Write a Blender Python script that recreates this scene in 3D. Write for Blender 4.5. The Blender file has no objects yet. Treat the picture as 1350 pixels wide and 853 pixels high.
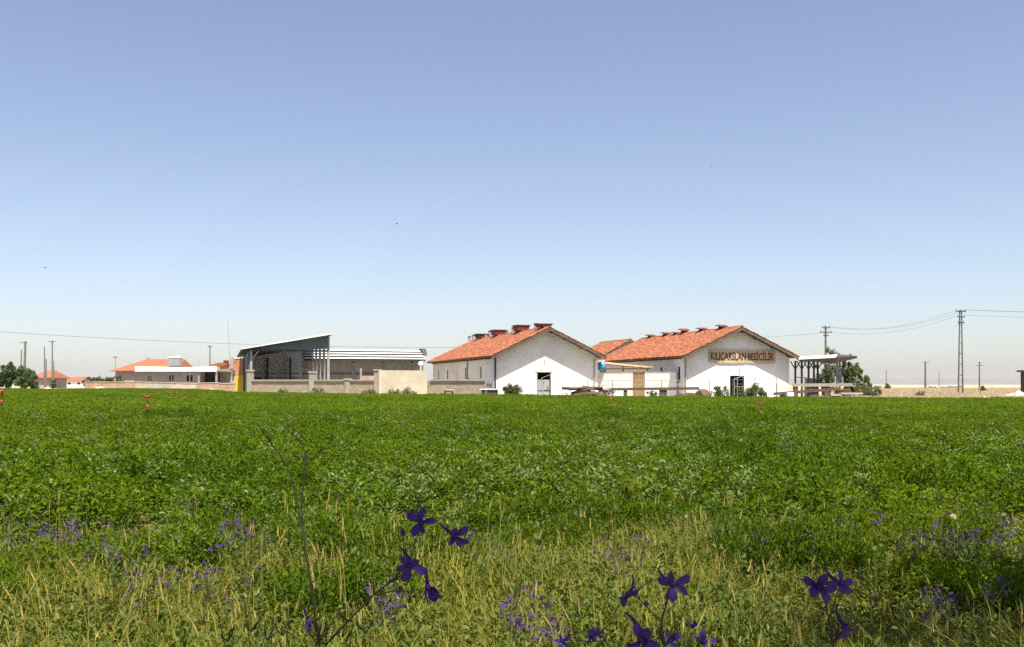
import bpy, math, random
import numpy as np
from mathutils import Vector, Matrix, Quaternion
R = math.radians
rnd = random.Random(7)
sc = bpy.context.scene
COL = sc.collection

# ------------------------------------------------------------------ camera, sky, sun, exposure
F, HZ, CZ = 1297.0, 507.0, 1.25           # focal length (px of the 1350 px wide photo), horizon row, eye height
cam = bpy.data.cameras.new('camera'); camo = bpy.data.objects.new('camera', cam); COL.objects.link(camo)
camo.location = (0, 0, CZ); camo.rotation_euler = (R(90), 0, 0)
cam.sensor_width = 36; cam.lens = 36 * F / 1350; cam.shift_y = (HZ - 426.5) / 1350
cam.clip_start = .05; cam.clip_end = 30000
sc.camera = camo
SUN_AZ, SUN_EL = R(27), R(67)
S = Vector((math.sin(SUN_AZ) * math.cos(SUN_EL), -math.cos(SUN_AZ) * math.cos(SUN_EL), math.sin(SUN_EL)))
w = bpy.data.worlds.new('World'); sc.world = w; w.use_nodes = True
nt = w.node_tree; nt.nodes.clear()
sky = nt.nodes.new('ShaderNodeTexSky'); sky.sky_type = 'NISHITA'; sky.sun_disc = False
sky.sun_elevation = SUN_EL; sky.sun_rotation = math.pi - SUN_AZ
sky.altitude = 1000; sky.air_density = 1.0; sky.dust_density = 2.3; sky.ozone_density = 2.0
bg = nt.nodes.new('ShaderNodeBackground'); bg.inputs[1].default_value = 0.079
wo = nt.nodes.new('ShaderNodeOutputWorld')
hs = nt.nodes.new('ShaderNodeHueSaturation'); hs.inputs['Saturation'].default_value = .90      # milky, slightly warm air
tn = nt.nodes.new('ShaderNodeMix'); tn.data_type = 'RGBA'; tn.blend_type = 'MULTIPLY'; tn.inputs[0].default_value = 1; tn.inputs[7].default_value = (1.055, .975, .965, 1)
nt.links.new(sky.outputs[0], hs.inputs['Color']); nt.links.new(hs.outputs[0], tn.inputs[6]); nt.links.new(tn.outputs[2], bg.inputs[0]); nt.links.new(bg.outputs[0], wo.inputs[0])
sl = bpy.data.lights.new('sun', 'SUN'); sl.energy = 5.0; sl.angle = R(.53); sl.color = (1, .93, .81)
so = bpy.data.objects.new('sun', sl); COL.objects.link(so); so.rotation_euler = S.to_track_quat('Z', 'Y').to_euler()
sc.view_settings.view_transform = 'Standard'; sc.view_settings.look = 'None'
sc.view_settings.exposure = 1.15; sc.view_settings.gamma = 1
sc.cycles.max_bounces = 6; sc.cycles.transmission_bounces = 4; sc.cycles.volume_bounces = 0
sc.cycles.use_denoising = False

# ------------------------------------------------------------------ helpers
def sstep(a, b, x):
    t = min(1, max(0, (x - a) / (b - a))); return t * t * (3 - 2 * t)
def g(x, y):                                 # height of the ground
    h = min(.25, max(-.12, -.0075 * x)) * sstep(30, 75, y)
    return h + .45 * (1 - sstep(1.5, 3.0, y))
def X(u, Y): return (u - 675) / F * Y
def Z(v, Y): return CZ + (HZ - v) / F * Y
def t_on(u, p, d):                           # distance along a ground line at which it is seen in direction u
    k = (u - 675) / F
    return (k * p[1] - p[0]) / (d[0] - k * d[1])

class MB:
    def __init__(s): s.v = []; s.f = []
    def add(s, vs, fs):
        n = len(s.v); s.v += [tuple(p) for p in vs]; s.f += [tuple(i + n for i in q) for q in fs]; return s
    def box(s, x0, x1, y0, y1, z0, z1):
        return s.add([(x0,y0,z0),(x1,y0,z0),(x1,y1,z0),(x0,y1,z0),(x0,y0,z1),(x1,y0,z1),(x1,y1,z1),(x0,y1,z1)],
                     [(3,2,1,0),(4,5,6,7),(0,1,5,4),(1,2,6,5),(2,3,7,6),(3,0,4,7)])
    def prism(s, poly, y0, y1, axis='y'):    # polygon in the xz plane pulled along y (or yz along x, xy along z)
        n = len(poly)
        def pt(a, b, c): return {'y': (a, c, b), 'x': (c, a, b), 'z': (a, b, c)}[axis]
        vs = [pt(a, b, y0) for a, b in poly] + [pt(a, b, y1) for a, b in poly]
        fs = [tuple(range(n)), tuple(range(2*n-1, n-1, -1))] + [(i, n+i, n+(i+1) % n, (i+1) % n) for i in range(n)]
        return s.add(vs, fs)
    def slab(s, quad, th):                   # a sheet given by its corners, with thickness downwards along its normal
        q = [Vector(p) for p in quad]; nrm = (q[1]-q[0]).cross(q[2]-q[0]).normalized() * th
        if nrm.z < 0: nrm = -nrm
        n = len(q)
        return s.add(q + [p - nrm for p in q], [tuple(range(n)), tuple(range(2*n-1, n-1, -1))] + [(i, n+i, n+(i+1) % n, (i+1) % n) for i in range(n)])
    def tube(s, pts, r, sides=6, cap=True):
        pts = [Vector(p) for p in pts]; rs = r if isinstance(r, (list, tuple)) else [r] * len(pts)
        n0 = len(s.v); up = Vector((0, 0, 1))
        for i, p in enumerate(pts):
            d = (pts[min(i+1, len(pts)-1)] - pts[max(i-1, 0)]).normalized()
            a = d.cross(up if abs(d.z) < .95 else Vector((1, 0, 0))).normalized(); b = d.cross(a)
            for k in range(sides):
                t = 2 * math.pi * k / sides
                s.v.append(tuple(p + (a * math.cos(t) + b * math.sin(t)) * rs[i]))
        for i in range(len(pts) - 1):
            for k in range(sides):
                k2 = (k + 1) % sides
                s.f.append((n0+i*sides+k, n0+i*sides+k2, n0+(i+1)*sides+k2, n0+(i+1)*sides+k))
        if cap:
            s.f.append(tuple(n0 + k for k in range(sides))[::-1]); s.f.append(tuple(n0 + (len(pts)-1)*sides + k for k in range(sides)))
        return s
    def lathe(s, prof, c=(0, 0, 0), sides=14):
        n0 = len(s.v)
        for r_, z in prof:
            for k in range(sides):
                t = 2 * math.pi * k / sides; s.v.append((c[0] + r_*math.cos(t), c[1] + r_*math.sin(t), c[2] + z))
        for i in range(len(prof) - 1):
            for k in range(sides):
                k2 = (k + 1) % sides; s.f.append((n0+i*sides+k, n0+i*sides+k2, n0+(i+1)*sides+k2, n0+(i+1)*sides+k))
        s.f.append(tuple(n0 + k for k in range(sides))[::-1]); s.f.append(tuple(n0 + (len(prof)-1)*sides + k for k in range(sides)))
        return s
    def mesh(s, name, mat=None, smooth=False):
        me = bpy.data.meshes.new(name); me.from_pydata(s.v, [], s.f); me.validate()
        if mat: me.materials.append(mat)
        if smooth: me.shade_smooth()
        return me
    def build(s, name, mat, parent=None, smooth=False, loc=None, rz=0):
        o = bpy.data.objects.new(name, s.mesh(name, mat, smooth)); COL.objects.link(o); o.parent = parent
        if loc is not None: o.location = loc
        if rz: o.rotation_euler = (0, 0, rz)
        return o
def tag(o, label=None, cat=None, group=None, kind=None):
    if label: o['label'] = label
    if cat: o['category'] = cat
    if group: o['group'] = group
    if kind: o['kind'] = kind
    return o
def empty(name, loc, rz=0, label=None, cat=None, group=None):
    o = bpy.data.objects.new(name, None); COL.objects.link(o); o.location = loc; o.rotation_euler = (0, 0, rz)
    o.empty_display_size = .1
    return tag(o, label, cat, group)
def copy_tree(o, parent=None):
    c = o.copy(); COL.objects.link(c); c.parent = parent
    for ch in o.children[:]: copy_tree(ch, c)
    return c

# ------------------------------------------------------------------ materials
def mat(name, col, col2=None, scale=3.0, rough=.85, bump=0, bscale=None, detail=4, dirt=None, dscale=.6, spec=.3, metal=0, island=0, stretch=None, trans=0, obj_rand=False, lo=.35, hi=.65):
    m = bpy.data.materials.new(name); m.use_nodes = True; n = m.node_tree.nodes; L = m.node_tree.links
    b = n['Principled BSDF']; b.inputs['Roughness'].default_value = rough; b.inputs['Metallic'].default_value = metal
    b.inputs['Specular IOR Level'].default_value = spec
    geo = n.new('ShaderNodeNewGeometry'); vec = geo.outputs['Position']
    if stretch:
        mp = n.new('ShaderNodeMapping'); mp.inputs['Scale'].default_value = stretch; L.new(vec, mp.inputs[0]); vec = mp.outputs[0]
    def noise(sc_, det=detail):
        t = n.new('ShaderNodeTexNoise'); t.inputs['Scale'].default_value = sc_; t.inputs['Detail'].default_value = det; t.inputs['Roughness'].default_value = .6
        L.new(vec, t.inputs['Vector']); return t
    def ramp(src, a, c):
        r_ = n.new('ShaderNodeMapRange'); r_.inputs[1].default_value = a; r_.inputs[2].default_value = c; L.new(src, r_.inputs[0]); return r_.outputs[0]
    def mix(fac, a, c, mode='MIX'):
        x = n.new('ShaderNodeMix'); x.data_type = 'RGBA'; x.blend_type = mode
        for k, val in ((0, fac), (6, a), (7, c)):
            if isinstance(val, bpy.types.NodeSocket): L.new(val, x.inputs[k])
            elif k == 0: x.inputs[0].default_value = val
            else: x.inputs[k].default_value = (*val, 1)
        return x.outputs[2]
    if col2:
        if island:
            fac = geo.outputs['Random Per Island']
            nz = ramp(noise(scale).outputs[0], lo, hi)
            mm = n.new('ShaderNodeMath'); mm.operation = 'MULTIPLY_ADD'; mm.inputs[1].default_value = island
            L.new(fac, mm.inputs[0])
            m2 = n.new('ShaderNodeMath'); m2.operation = 'MULTIPLY'; m2.inputs[1].default_value = 1 - island; L.new(nz, m2.inputs[0]); L.new(m2.outputs[0], mm.inputs[2])
            c = mix(mm.outputs[0], col, col2)
        else: c = mix(ramp(noise(scale).outputs[0], lo, hi), col, col2)
    else: c = None
    if dirt: c = mix(ramp(noise(dscale, 6).outputs[0], .5, .78), c if c else col, dirt)
    if c: L.new(c, b.inputs['Base Color'])
    else: b.inputs['Base Color'].default_value = (*col, 1)
    if bump:
        bp = n.new('ShaderNodeBump'); bp.inputs['Strength'].default_value = bump; bp.inputs['Distance'].default_value = .02
        L.new(noise(bscale or scale * 4).outputs[0], bp.inputs['Height']); L.new(bp.outputs[0], b.inputs['Normal'])
    if trans:
        tr = n.new('ShaderNodeBsdfTranslucent'); ms = n.new('ShaderNodeMixShader'); ms.inputs[0].default_value = trans
        if c: L.new(c, tr.inputs[0])
        else: tr.inputs[0].default_value = (*col, 1)
        L.new(b.outputs[0], ms.inputs[1]); L.new(tr.outputs[0], ms.inputs[2])
        L.new(ms.outputs[0], n['Material Output'].inputs[0])
    return m
M = {}
M['ground'] = mat('dry_ground', (.32, .25, .16), (.46, .38, .25), .25, .95, .6, 3, dirt=(.20, .17, .07), dscale=.06)
M['soil'] = mat('soil', (.09, .065, .035), (.16, .12, .06), 3, .95, .5, 20)
M['hill'] = mat('hill', (.12, .105, .10), (.17, .145, .125), .004, .95)
M['plaster'] = mat('white_plaster', (.74, .745, .75), (.67, .67, .665), .9, .9, .25, 14, dirt=(.56, .54, .50), dscale=.5)
M['cream'] = mat('cream_render', (.66, .60, .45), (.55, .49, .35), 1.2, .9, .3, 12, dirt=(.38, .33, .23), dscale=.8)
M['tile'] = mat('roof_tile', (.175, .058, .028), (.37, .135, .066), .8, .85, 0, island=.75, dirt=(.17, .075, .045), dscale=1.2)
M['wood'] = mat('weathered_wood', (.075, .056, .042), (.14, .105, .075), 2, .9, .4, 8, stretch=(1, 1, 3))
M['shadewood'] = mat('shade_dark_wood', (.035, .026, .026), (.055, .04, .036), 2, .9, .3, 8)  # canopy edge and underside; their shade is put into the colour
M['palewood'] = mat('peeled_poles', (.46, .37, .22), (.32, .24, .13), 3, .9, .4, 10)
M['tanwood'] = mat('tan_boards', (.36, .25, .12), (.26, .17, .08), 2, .85, .3, 9, stretch=(4, 4, 1))
M['brown'] = mat('brown_earth', (.055, .034, .020), (.11, .07, .04), 1.5, .95, .6, 9)
M['rust'] = mat('rusty_red_sheet', (.20, .030, .022), (.14, .035, .025), 2, .7, .2, 9, dirt=(.20, .09, .05))
M['dark'] = mat('interior_shade', (.022, .02, .02), (.035, .03, .028), 1, .9)  # near-black colour standing in for the shade behind openings
M['metal'] = mat('grey_sheet', (.30, .31, .33), (.38, .38, .39), 1.1, .55, .2, 9, dirt=(.24, .20, .16), metal=.2)
M['bluemetal'] = mat('blue_grey_sheet', (.065, .095, .115), (.095, .125, .145), .8, .6, .2, 8, metal=.1)
M['darkmetal'] = mat('dark_steel', (.035, .038, .045), (.06, .055, .05), 3, .6)
M['pipe'] = mat('grey_pipe', (.25, .24, .23), (.34, .32, .30), 5, .6)
M['whitemetal'] = mat('white_sheet', (.80, .80, .78), (.70, .69, .66), .7, .45, .1, 7, dirt=(.60, .56, .50), dscale=.5)
M['steelpost'] = mat('pale_post', (.30, .31, .31), (.24, .24, .23), 2, .6)
M['block'] = mat('concrete_block', (.38, .32, .23), (.27, .225, .165), 1.4, .95, .5, 14, island=.6)
M['concrete'] = mat('concrete', (.36, .33, .28), (.26, .24, .20), 1.5, .9, .4, 10)
M['brick'] = mat('orange_brick', (.52, .20, .09), (.42, .15, .065), 1, .9, .3, 8)
M['tanwall'] = mat('tan_render', (.34, .30, .26), (.40, .35, .30), .6, .9, .2, 6)
M['stone'] = mat('pale_stone', (.50, .44, .36), (.34, .29, .23), 1.1, .95, .5, 6)
M['brickwall'] = mat('brown_brick_wall', (.32, .20, .14), (.42, .30, .21), 1.0, .95, .4, 5)
M['yellow'] = mat('yellow_paint', (.75, .48, .03), (.62, .36, .03), 1.5, .5)
M['orangepaint'] = mat('orange_paint', (.55, .24, .12), (.45, .19, .09), 1.5, .6)
M['blue'] = mat('blue_plastic', (.05, .20, .42), (.09, .30, .50), 3, .5)
M['sprk'] = mat('orange_plastic', (.27, .065, .022), (.20, .05, .018), 20, .45)
M['black'] = mat('black_plastic', (.03, .03, .03), (.05, .045, .04), 5, .6)
M['signboard'] = mat('tan_signboard', (.50, .40, .26), (.43, .34, .21), 1, .8, .1, 9)
M['signred'] = mat('sign_red', (.075, .014, .010), (.10, .02, .015), 2, .7)
M['pole'] = mat('pole_concrete', (.17, .155, .145), (.12, .11, .105), 2, .9)
M['wire'] = mat('wire', (.06, .06, .06))
M['bark'] = mat('bark', (.10, .075, .05), (.17, .13, .09), 6, .95, .6, 25)
M['leafdark'] = mat('tree_leaf', (.045, .075, .018), (.095, .14, .032), 1.2, .6, island=.6, trans=.35)
M['leafwillow'] = mat('willow_leaf', (.075, .12, .022), (.15, .20, .05), 1.0, .6, island=.6, trans=.4)
M['leafgrey'] = mat('grey_green_leaf', (.065, .095, .035), (.12, .155, .06), 1.0, .6, island=.6, trans=.3)
M['crop'] = mat('crop_leaf', (.036, .080, .003), (.138, .212, .009), .5, .75, island=.45, trans=.42, spec=.06, dirt=(.15, .18, .008), dscale=.16)
M['croppale'] = mat('pale_crop_leaf', (.10, .16, .022), (.16, .215, .045), .9, .5, island=.5, trans=.35, spec=.4)
M['cropstem'] = mat('crop_stem', (.08, .11, .025))
M['grass'] = mat('meadow_grass', (.045, .082, .003), (.31, .28, .032), 1.3, .7, island=.5, lo=.38, hi=.62, trans=.4)
M['straw'] = mat('straw', (.50, .42, .11), (.34, .29, .06), 6, .7, island=.7, trans=.35)
M['weed'] = mat('weed_leaf', (.040, .074, .005), (.15, .185, .026), 1.5, .55, island=.5, trans=.4)
M['dryg'] = mat('dry_grass', (.50, .41, .26), (.36, .28, .16), .3, .9, island=.6, trans=.25)
M['petal'] = mat('violet_petal', (.034, .014, .12), (.055, .022, .18), 40, .55, trans=.3)
M['petalp'] = mat('purple_petal', (.13, .05, .17), (.085, .04, .17), 30, .6, island=.6, trans=.4)
M['stem'] = mat('shade_dark_stem', (.020, .022, .010), (.035, .032, .014), 30, .7)  # stems of the shaded near plants; shade is put into the colour
M['gstem'] = mat('green_stem', (.10, .14, .04), (.16, .18, .06), 30, .7)
M['fluff'] = mat('seed_fluff', (.75, .68, .52), None, trans=.4)

# ------------------------------------------------------------------ the setting
def sheet(name, xs, ys, m, dz=0, fn=None):
    b = MB(); nx = len(xs)
    for y in ys:
        for x in xs: b.v.append((x, y, (fn or g)(x, y) + dz))
    for j in range(len(ys) - 1):
        for i in range(nx - 1):
            a = j * nx + i; b.f.append((a, a+1, a+1+nx, a+nx))
    return tag(b.build(name, m, smooth=True), kind='structure')
ax = [-5000, -2500, -1200, -600, -300, -180] + list(range(-120, 121, 5)) + [180, 300, 600, 1200, 2500, 5000]
ay = [-60, -30, -12, -4, 0, .8, 1.2, 1.5, 1.8, 2.1, 2.4, 2.7, 3.0, 3.5, 5, 8, 12] + list(range(16, 161, 4)) + [200, 300, 450, 700, 1200, 2500, 4500, 6600]
sheet('ground', ax, ay, M['ground'])
# edge of the crop field
def fx(y):                                    # left and right limits of the field at depth y
    return (-.56 * y - 14 if y < 88 else max(-.56 * y - 14, -140), .56 * y + 8)
EDGE = [(-140, 140), (-44, 132), (-34, 112), (-25.2, 86), (-24, 82), (-2, 77.2), (8, 75.5), (16, 73.5), (24, 70.5), (60, 68.5)]
def far_edge(x):
    for (x0, y0), (x1, y1) in zip(EDGE, EDGE[1:]):
        if x0 <= x <= x1: return y0 + (y1 - y0) * (x - x0) / (x1 - x0)
    return EDGE[0][1] if x < EDGE[0][0] else EDGE[-1][1]
def near_edge(x): return 6.8 + .8 * math.sin(x * .9 + 1) + .5 * math.sin(x * 2.3) + .25 * math.sin(x * 5.1 + 2) + .05 * abs(x)
b = MB(); xs = [-90 + 2 * i for i in range(69)]; rows = 60
for x in xs:
    n_, f_ = max(near_edge(x), abs(x) * 1.2 - 14), far_edge(x)
    for j in range(rows + 1):
        y = n_ + (f_ - n_) * (j / rows) ** 1.5; b.v.append((x, y, g(x, y) + .012))
for i in range(len(xs) - 1):
    for j in range(rows):
        a = i * (rows + 1) + j; b.f.append((a, a + rows + 1, a + rows + 2, a + 1))
tag(b.build('field', M['soil'], smooth=True), kind='structure')
# far hills on the right
def hill(x, y):
    s = 0
    for cx, wd, h in ((1150, 420, 30), (1700, 500, 44), (2300, 600, 50), (2900, 700, 55), (3700, 800, 60), (600, 350, 8), (-2500, 900, 18), (-3800, 900, 26)):
        s += h * math.exp(-((x - cx) / wd) ** 2)
    s += 2.5 * math.sin(x * .011) + 1.6 * math.sin(x * .027 + 1) 
    return max(0, s) * .42 * max(0, 1 - abs(y - 5900) / 600) - 1
sheet('hills', [-4900 + 50 * i for i in range(197)], [5300 + 60 * i for i in range(21)], M['hill'], 0, hill)

# ------------------------------------------------------------------ farm buildings
AL = R(16)
def roof_tiles(b, x0, z0, x1, z1, y0, y1, tw=.25, tl=.36):
    """rows of barrel tiles on the slope that runs from the eave (x0,z0) to the ridge (x1,z1), y0..y1 along the house"""
    Ls = math.hypot(x1 - x0, z1 - z0); ux, uz = (x1 - x0) / Ls, (z1 - z0) / Ls; nx, nz = (-uz, ux) if x1 > x0 else (uz, -ux)
    if nz < 0: nx, nz = -nx, -nz
    nr, nc = int(Ls / (tl * .86)), int((y1 - y0) / tw); sa, sb = Ls / nr, (y1 - y0) / nc
    prof = ((0, .015), (.25, .055), (.5, .065), (.75, .055), (1, .015))
    for r_ in range(nr):
        for c in range(nc):
            ja = rnd.uniform(-.015, .015); jh = rnd.uniform(0, .035)
            a0, a1 = r_ * sa - .03 + ja, (r_ + 1) * sa + .01 + ja
            vs = []
            for a, lift in ((a0, .03), (a1, .0)):
                for pb, ph in prof:
                    h = ph + lift + jh; bb = y0 + (c + pb * .97) * sb
                    vs.append((x0 + ux * a + nx * h, bb, z0 + uz * a + nz * h))
            fs = [(k, k+1, k+6, k+5) for k in range(4)]
            vs += [(x0 + ux * a0, y0 + (c + .02) * sb, z0 + uz * a0), (x0 + ux * a0, y0 + (c + .95) * sb, z0 + uz * a0)]
            fs.append((10, 11, 4, 3, 2, 1, 0))
            b.add(vs, fs)
def wall_open(b, axis, c0, c1, u0, u1, z0, z1, ops):
    """wall slab between c0..c1 across, running u0..u1, with rectangular openings (ua, ub, za, zb)"""
    def put(ua, ub, za, zb):
        if ub - ua < .01 or zb - za < .01: return
        b.box(ua, ub, c0, c1, za, zb) if axis == 'x' else b.box(c0, c1, ua, ub, za, zb)
    cur = u0
    for ua, ub, za, zb in sorted(ops):
        put(cur, ua, z0, z1); put(ua, ub, z0, za); put(ua, ub, zb, z1); cur = ub
    put(cur, u1, z0, z1)
class House: pass
def gable_house(name, label, ex, ey, al, Wt, Lt, ez, rz, door=None, slots=(), so_=.42, fo=.84, tiles=True, rslots=()):
    H = House(); dx = Vector((math.cos(al), math.sin(al))); dy = Vector((-math.sin(al), math.cos(al)))
    o = Vector((ex, ey)) + so_ * dx + fo * dy
    base = g(o.x, o.y) - .1
    root = empty(name, (o.x, o.y, base), al, label, 'house'); H.root = root; H.o = o; H.dx = dx; H.dy = dy
    W, L = Wt - 2 * so_, Lt - 2 * fo; H.W, H.L = W, L
    ez -= base; rz -= base; s = (rz - ez) / (Wt / 2); H.s = s; H.ez = ez; H.rz = rz; H.base = base
    he, hr = ez + s * so_ - .16, rz - .16; H.he = he
    T = .3
    pts = [(0, 0)]
    if door: pts += [(door[0], 0), (door[0], door[2]), (door[1], door[2]), (door[1], 0)]
    pts += [(W, 0), (W, he), (W/2, hr), (0, he)]
    MB().prism(pts, 0, T).build('gable_wall', M['plaster'], root)
    MB().prism([(0, 0), (W, 0), (W, he), (W/2, hr), (0, he)], L - T, L).build('gable_wall', M['plaster'], root)
    b = MB(); wall_open(b, 'y', 0.002, T, T, L - T, 0, he, [(y - w_/2, y + w_/2, z0, z1) for y, w_, z0, z1 in slots]); b.build('side_wall', M['plaster'], root)
    b = MB(); wall_open(b, 'y', W - T, W - .002, T, L - T, 0, he, []); b.build('side_wall', M['plaster'], root)
    MB().box(T, W - T, 2.2, 2.3, 0, he - .3).build('interior_shade_panel', M['dark'], root)  # near-black sheet added behind the doorway, painting the shade inside
    for y, w_, z0, z1 in slots:
        f = MB().box(.012, .05, y - w_/2, y + w_/2, z0, z1).build('window', M['dark'], root)
        MB().box(-.05, .1, y - w_/2 - .05, y + w_/2 + .05, z0 - .06, z0 - .003).build('sill', M['concrete'], f)
    # roof
    roof = MB().add([(-so_, -fo, ez), (W/2, -fo, rz), (W + so_, -fo, ez), (W + so_, Lt - fo, ez), (W/2, Lt - fo, rz), (-so_, Lt - fo, ez),
                     (-so_, -fo, ez - .09), (W/2, -fo, rz - .1), (W + so_, -fo, ez - .09), (W + so_, Lt - fo, ez - .09), (W/2, Lt - fo, rz - .1), (-so_, Lt - fo, ez - .09)],
                    [(0, 1, 4, 5), (1, 2, 3, 4), (6, 11, 10, 7), (7, 10, 9, 8), (0, 6, 7, 1), (1, 7, 8, 2), (2, 8, 9, 3), (3, 9, 10, 4), (4, 10, 11, 5), (5, 11, 6, 0)]).build('roof', M['wood'], root)
    H.roof = roof
    b = MB(); roof_tiles(b, -so_ - .05, ez, W/2, rz, -fo - .04, Lt - fo + .04)
    roof_tiles(b, W + so_ + .05, ez, W/2, rz, -fo - .04, Lt - fo + .04)
    tag(b.build('roof_tiles', M['tile'], roof), kind='stuff')
    # ridge caps
    b = MB(); n = int(Lt / .4)
    for i in range(n):
        y0 = -fo - .04 + i * (Lt + .08) / n; y1 = y0 + (Lt + .08) / n + .03; q = []
        for y, r_ in ((y0, .15), (y1, .125)):
            q += [(W/2 + r_ * math.cos(t), y, rz + .03 + r_ * math.sin(t) * .8) for t in [math.pi * k / 4 for k in range(5)]]
        b.add(q, [(k, k+1, k+6, k+5) for k in range(4)] + [(4, 3, 2, 1, 0)])
    tag(b.build('ridge_caps', M['tile'], roof), kind='stuff')
    # verge boards and purlin ends
    for sx in (0, 1):
        xa, xb = (-so_, W/2) if sx == 0 else (W + so_, W/2)
        MB().prism([(xa, ez - .26), (xb, rz - .27), (xb, rz - .02), (xa, ez - .02)], -fo - .035, -fo - .003).build('verge_board', M['wood'], roof)
        for k in (.12, .4, .7, .93):
            xx = xa + (xb - xa) * k; zz = ez + (rz - ez) * k - .1
            MB().box(xx - .06, xx + .06, -fo + .0, -.003, zz - .17, zz - .02).build('purlin', M['wood'], roof)
    n = int(L / .9)
    for sx in (0,):
        b = MB()
        for i in range(n):
            y = .5 + i * .9; b.box(-so_ + .03, -.004, y - .04, y + .04, ez - .2, ez - .09)
        tag(b.build('rafter_ends', M['wood'], roof), kind='stuff')
    return H
# left barn
def slot_list(us, ex, ey, al, z0, z1, w_, so_=.42, fo=.84):
    d = (-math.sin(al), math.cos(al)); p = (ex + so_ * math.cos(al) - fo * math.sin(al), ey + so_ * math.sin(al) + fo * math.cos(al))
    return [(t_on(u, p, d), w_, z0, z1) for u in us]
A = gable_house('barn', 'white barn with rusty red boxes along its tiled ridge', -1.665, 80, R(17), 10.05, 24.8, Z(469.4, 80), Z(431.6, 81.5),
                door=(3.72, 4.98, 2.35), slots=slot_list((578, 590, 614, 634), -1.665, 80, R(17), 1.95, 2.85, .36))
Bn = gable_house('barn', 'white barn carrying the painted name board on its gable', 13.95, 80, R(14), 10.42, 22.5, Z(469.4, 80), Z(431, 81.3),
                 door=(4.12, 5.42, 2.2), slots=slot_list((872, 895.5), 13.95, 80, R(14), 1.75, 2.95, .42) + [(9, .4, 1.9, 2.7), (12.5, .4, 1.9, 2.7), (16, .4, 1.9, 2.7)])
Cc = gable_house('barn', 'smaller tile-roofed barn standing behind the other two', X(835, 105) - 4.9, 103.6, R(17), 9.6, 8.5, 3.35, Z(448, 105))
def hw(H, x, y): return H.o + H.dx * x + H.dy * y
# door leaves
d = MB().box(3.80, 4.90, .10, .15, .05, 1.75).build('door', M['metal'], A.root)
MB().box(3.80, 4.90, .075, .098, .80, .90).build('cross_bar', M['darkmetal'], d)
MB().box(4.72, 4.76, .04, .098, .95, 1.15).build('handle', M['darkmetal'], d)
MB().box(3.72, 3.79, -.02, .2, 0, 2.35).build('door_frame', M['steelpost'], A.root)
MB().box(4.91, 4.98, -.02, .2, 0, 2.35).build('door_frame', M['wood'], A.root)
MB().box(3.60, 5.10, -.03, -.003, 2.353, 2.43).build('lintel', M['concrete'], A.root)
gt = empty('door_gate', (0, 0, 0)); gt.parent = Bn.root
for zz in (.3, .7, 1.1, 1.5, 1.85): MB().tube([(4.3, -.06, zz), (5.3, -.06, zz)], .03).build('bar', M['darkmetal'], gt)
for xx in (4.3, 5.3): MB().tube([(xx, -.06, .05), (xx, -.06, 1.95)], .035).build('upright', M['darkmetal'], gt)
# drain pipes
def pipe(H, pts, r=.055, m='pipe', name='drain_pipe'): MB().tube(pts, r, 8).build(name, M[m], H.root)
pipe(A, [(.12, -.09, 0), (.12, -.09, A.he - .1), (-.25, -.2, A.ez - .08)], .07, 'darkmetal')
pipe(A, [(A.W - .35, -.09, 0), (A.W - .35, -.09, A.he - .25), (A.W + .1, -.2, A.ez - .05)], .05)
ya, yb = t_on(617, A.o, A.dy), t_on(652, A.o, A.dy)
pipe(A, [(-.08, ya, A.he - .3), (-.08, ya, 1.75), (-.08, yb, 1.15), (-.08, yb, .2)], .07)
pipe(Bn, [(.1, -.09, 0), (.1, -.09, Bn.he - .1), (-.25, -.2, Bn.ez - .08)], .06, 'steelpost')
pipe(Bn, [(5.0, -.05, 2.35), (5.0, -.05, 2.85)], .025, 'pipe', 'conduit')
pipe(A, [(4.4, -.05, 2.95), (4.4, -.05, 3.45)], .025, 'pipe', 'conduit')
# ridge boxes of the left barn: hood with dark lid on short legs
def ridge_t(H, u): return t_on(u, hw(H, H.W/2, 0), H.dy)
def ridge_box(H, u, wd, hh, m):
    y = ridge_t(H, u); x = H.W/2; z = H.rz + .1
    v = empty('ridge_vent', (x, y, z)); v.parent = H.root
    b = MB().add([(-.5, -wd/2 + .05, 0), (.5, -wd/2 + .05, 0), (.5, wd/2 - .05, 0), (-.5, wd/2 - .05, 0), (-.6, -wd/2, hh), (.6, -wd/2, hh), (.6, wd/2, hh), (-.6, wd/2, hh)],
                 [(3, 2, 1, 0), (0, 1, 5, 4), (1, 2, 6, 5), (2, 3, 7, 6), (3, 0, 4, 7), (4, 5, 6, 7)]); b.build('hood', M[m], v)
    MB().box(-.68, .68, -wd/2 - .06, wd/2 + .06, hh + .003, hh + .07).build('lid', M['darkmetal'], v)
    for sx in (-.38, .38):
        for sy in (-wd/2 + .15, wd/2 - .15): MB().box(sx - .035, sx + .035, sy - .035, sy + .035, -.28, -.003).build('leg', M['darkmetal'], v)
for u, wd, hh, m in ((716.5, 1.0, .22, 'rust'), (687, 1.4, .46, 'rust'), (657, 1.4, .42, 'rust'), (635, 1.3, .34, 'brown')): ridge_box(A, u, wd, hh, m)
def stub(H, u, hh):
    y = ridge_t(H, u); v = MB().box(H.W/2 - .12, H.W/2 + .12, y - .12, y + .12, H.rz + .02, H.rz + hh).build('vent_stub', M['concrete'], H.root)
    MB().box(H.W/2 - .16, H.W/2 + .16, y - .16, y + .16, H.rz + hh + .002, H.rz + hh + .06).build('cap', M['darkmetal'], v)
for u, hh in ((706.5, .5), (676.5, .5), (646, .6), (640.5, .4), (619, .45), (624, .5), (668, .3)): stub(A, u, hh)
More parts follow.
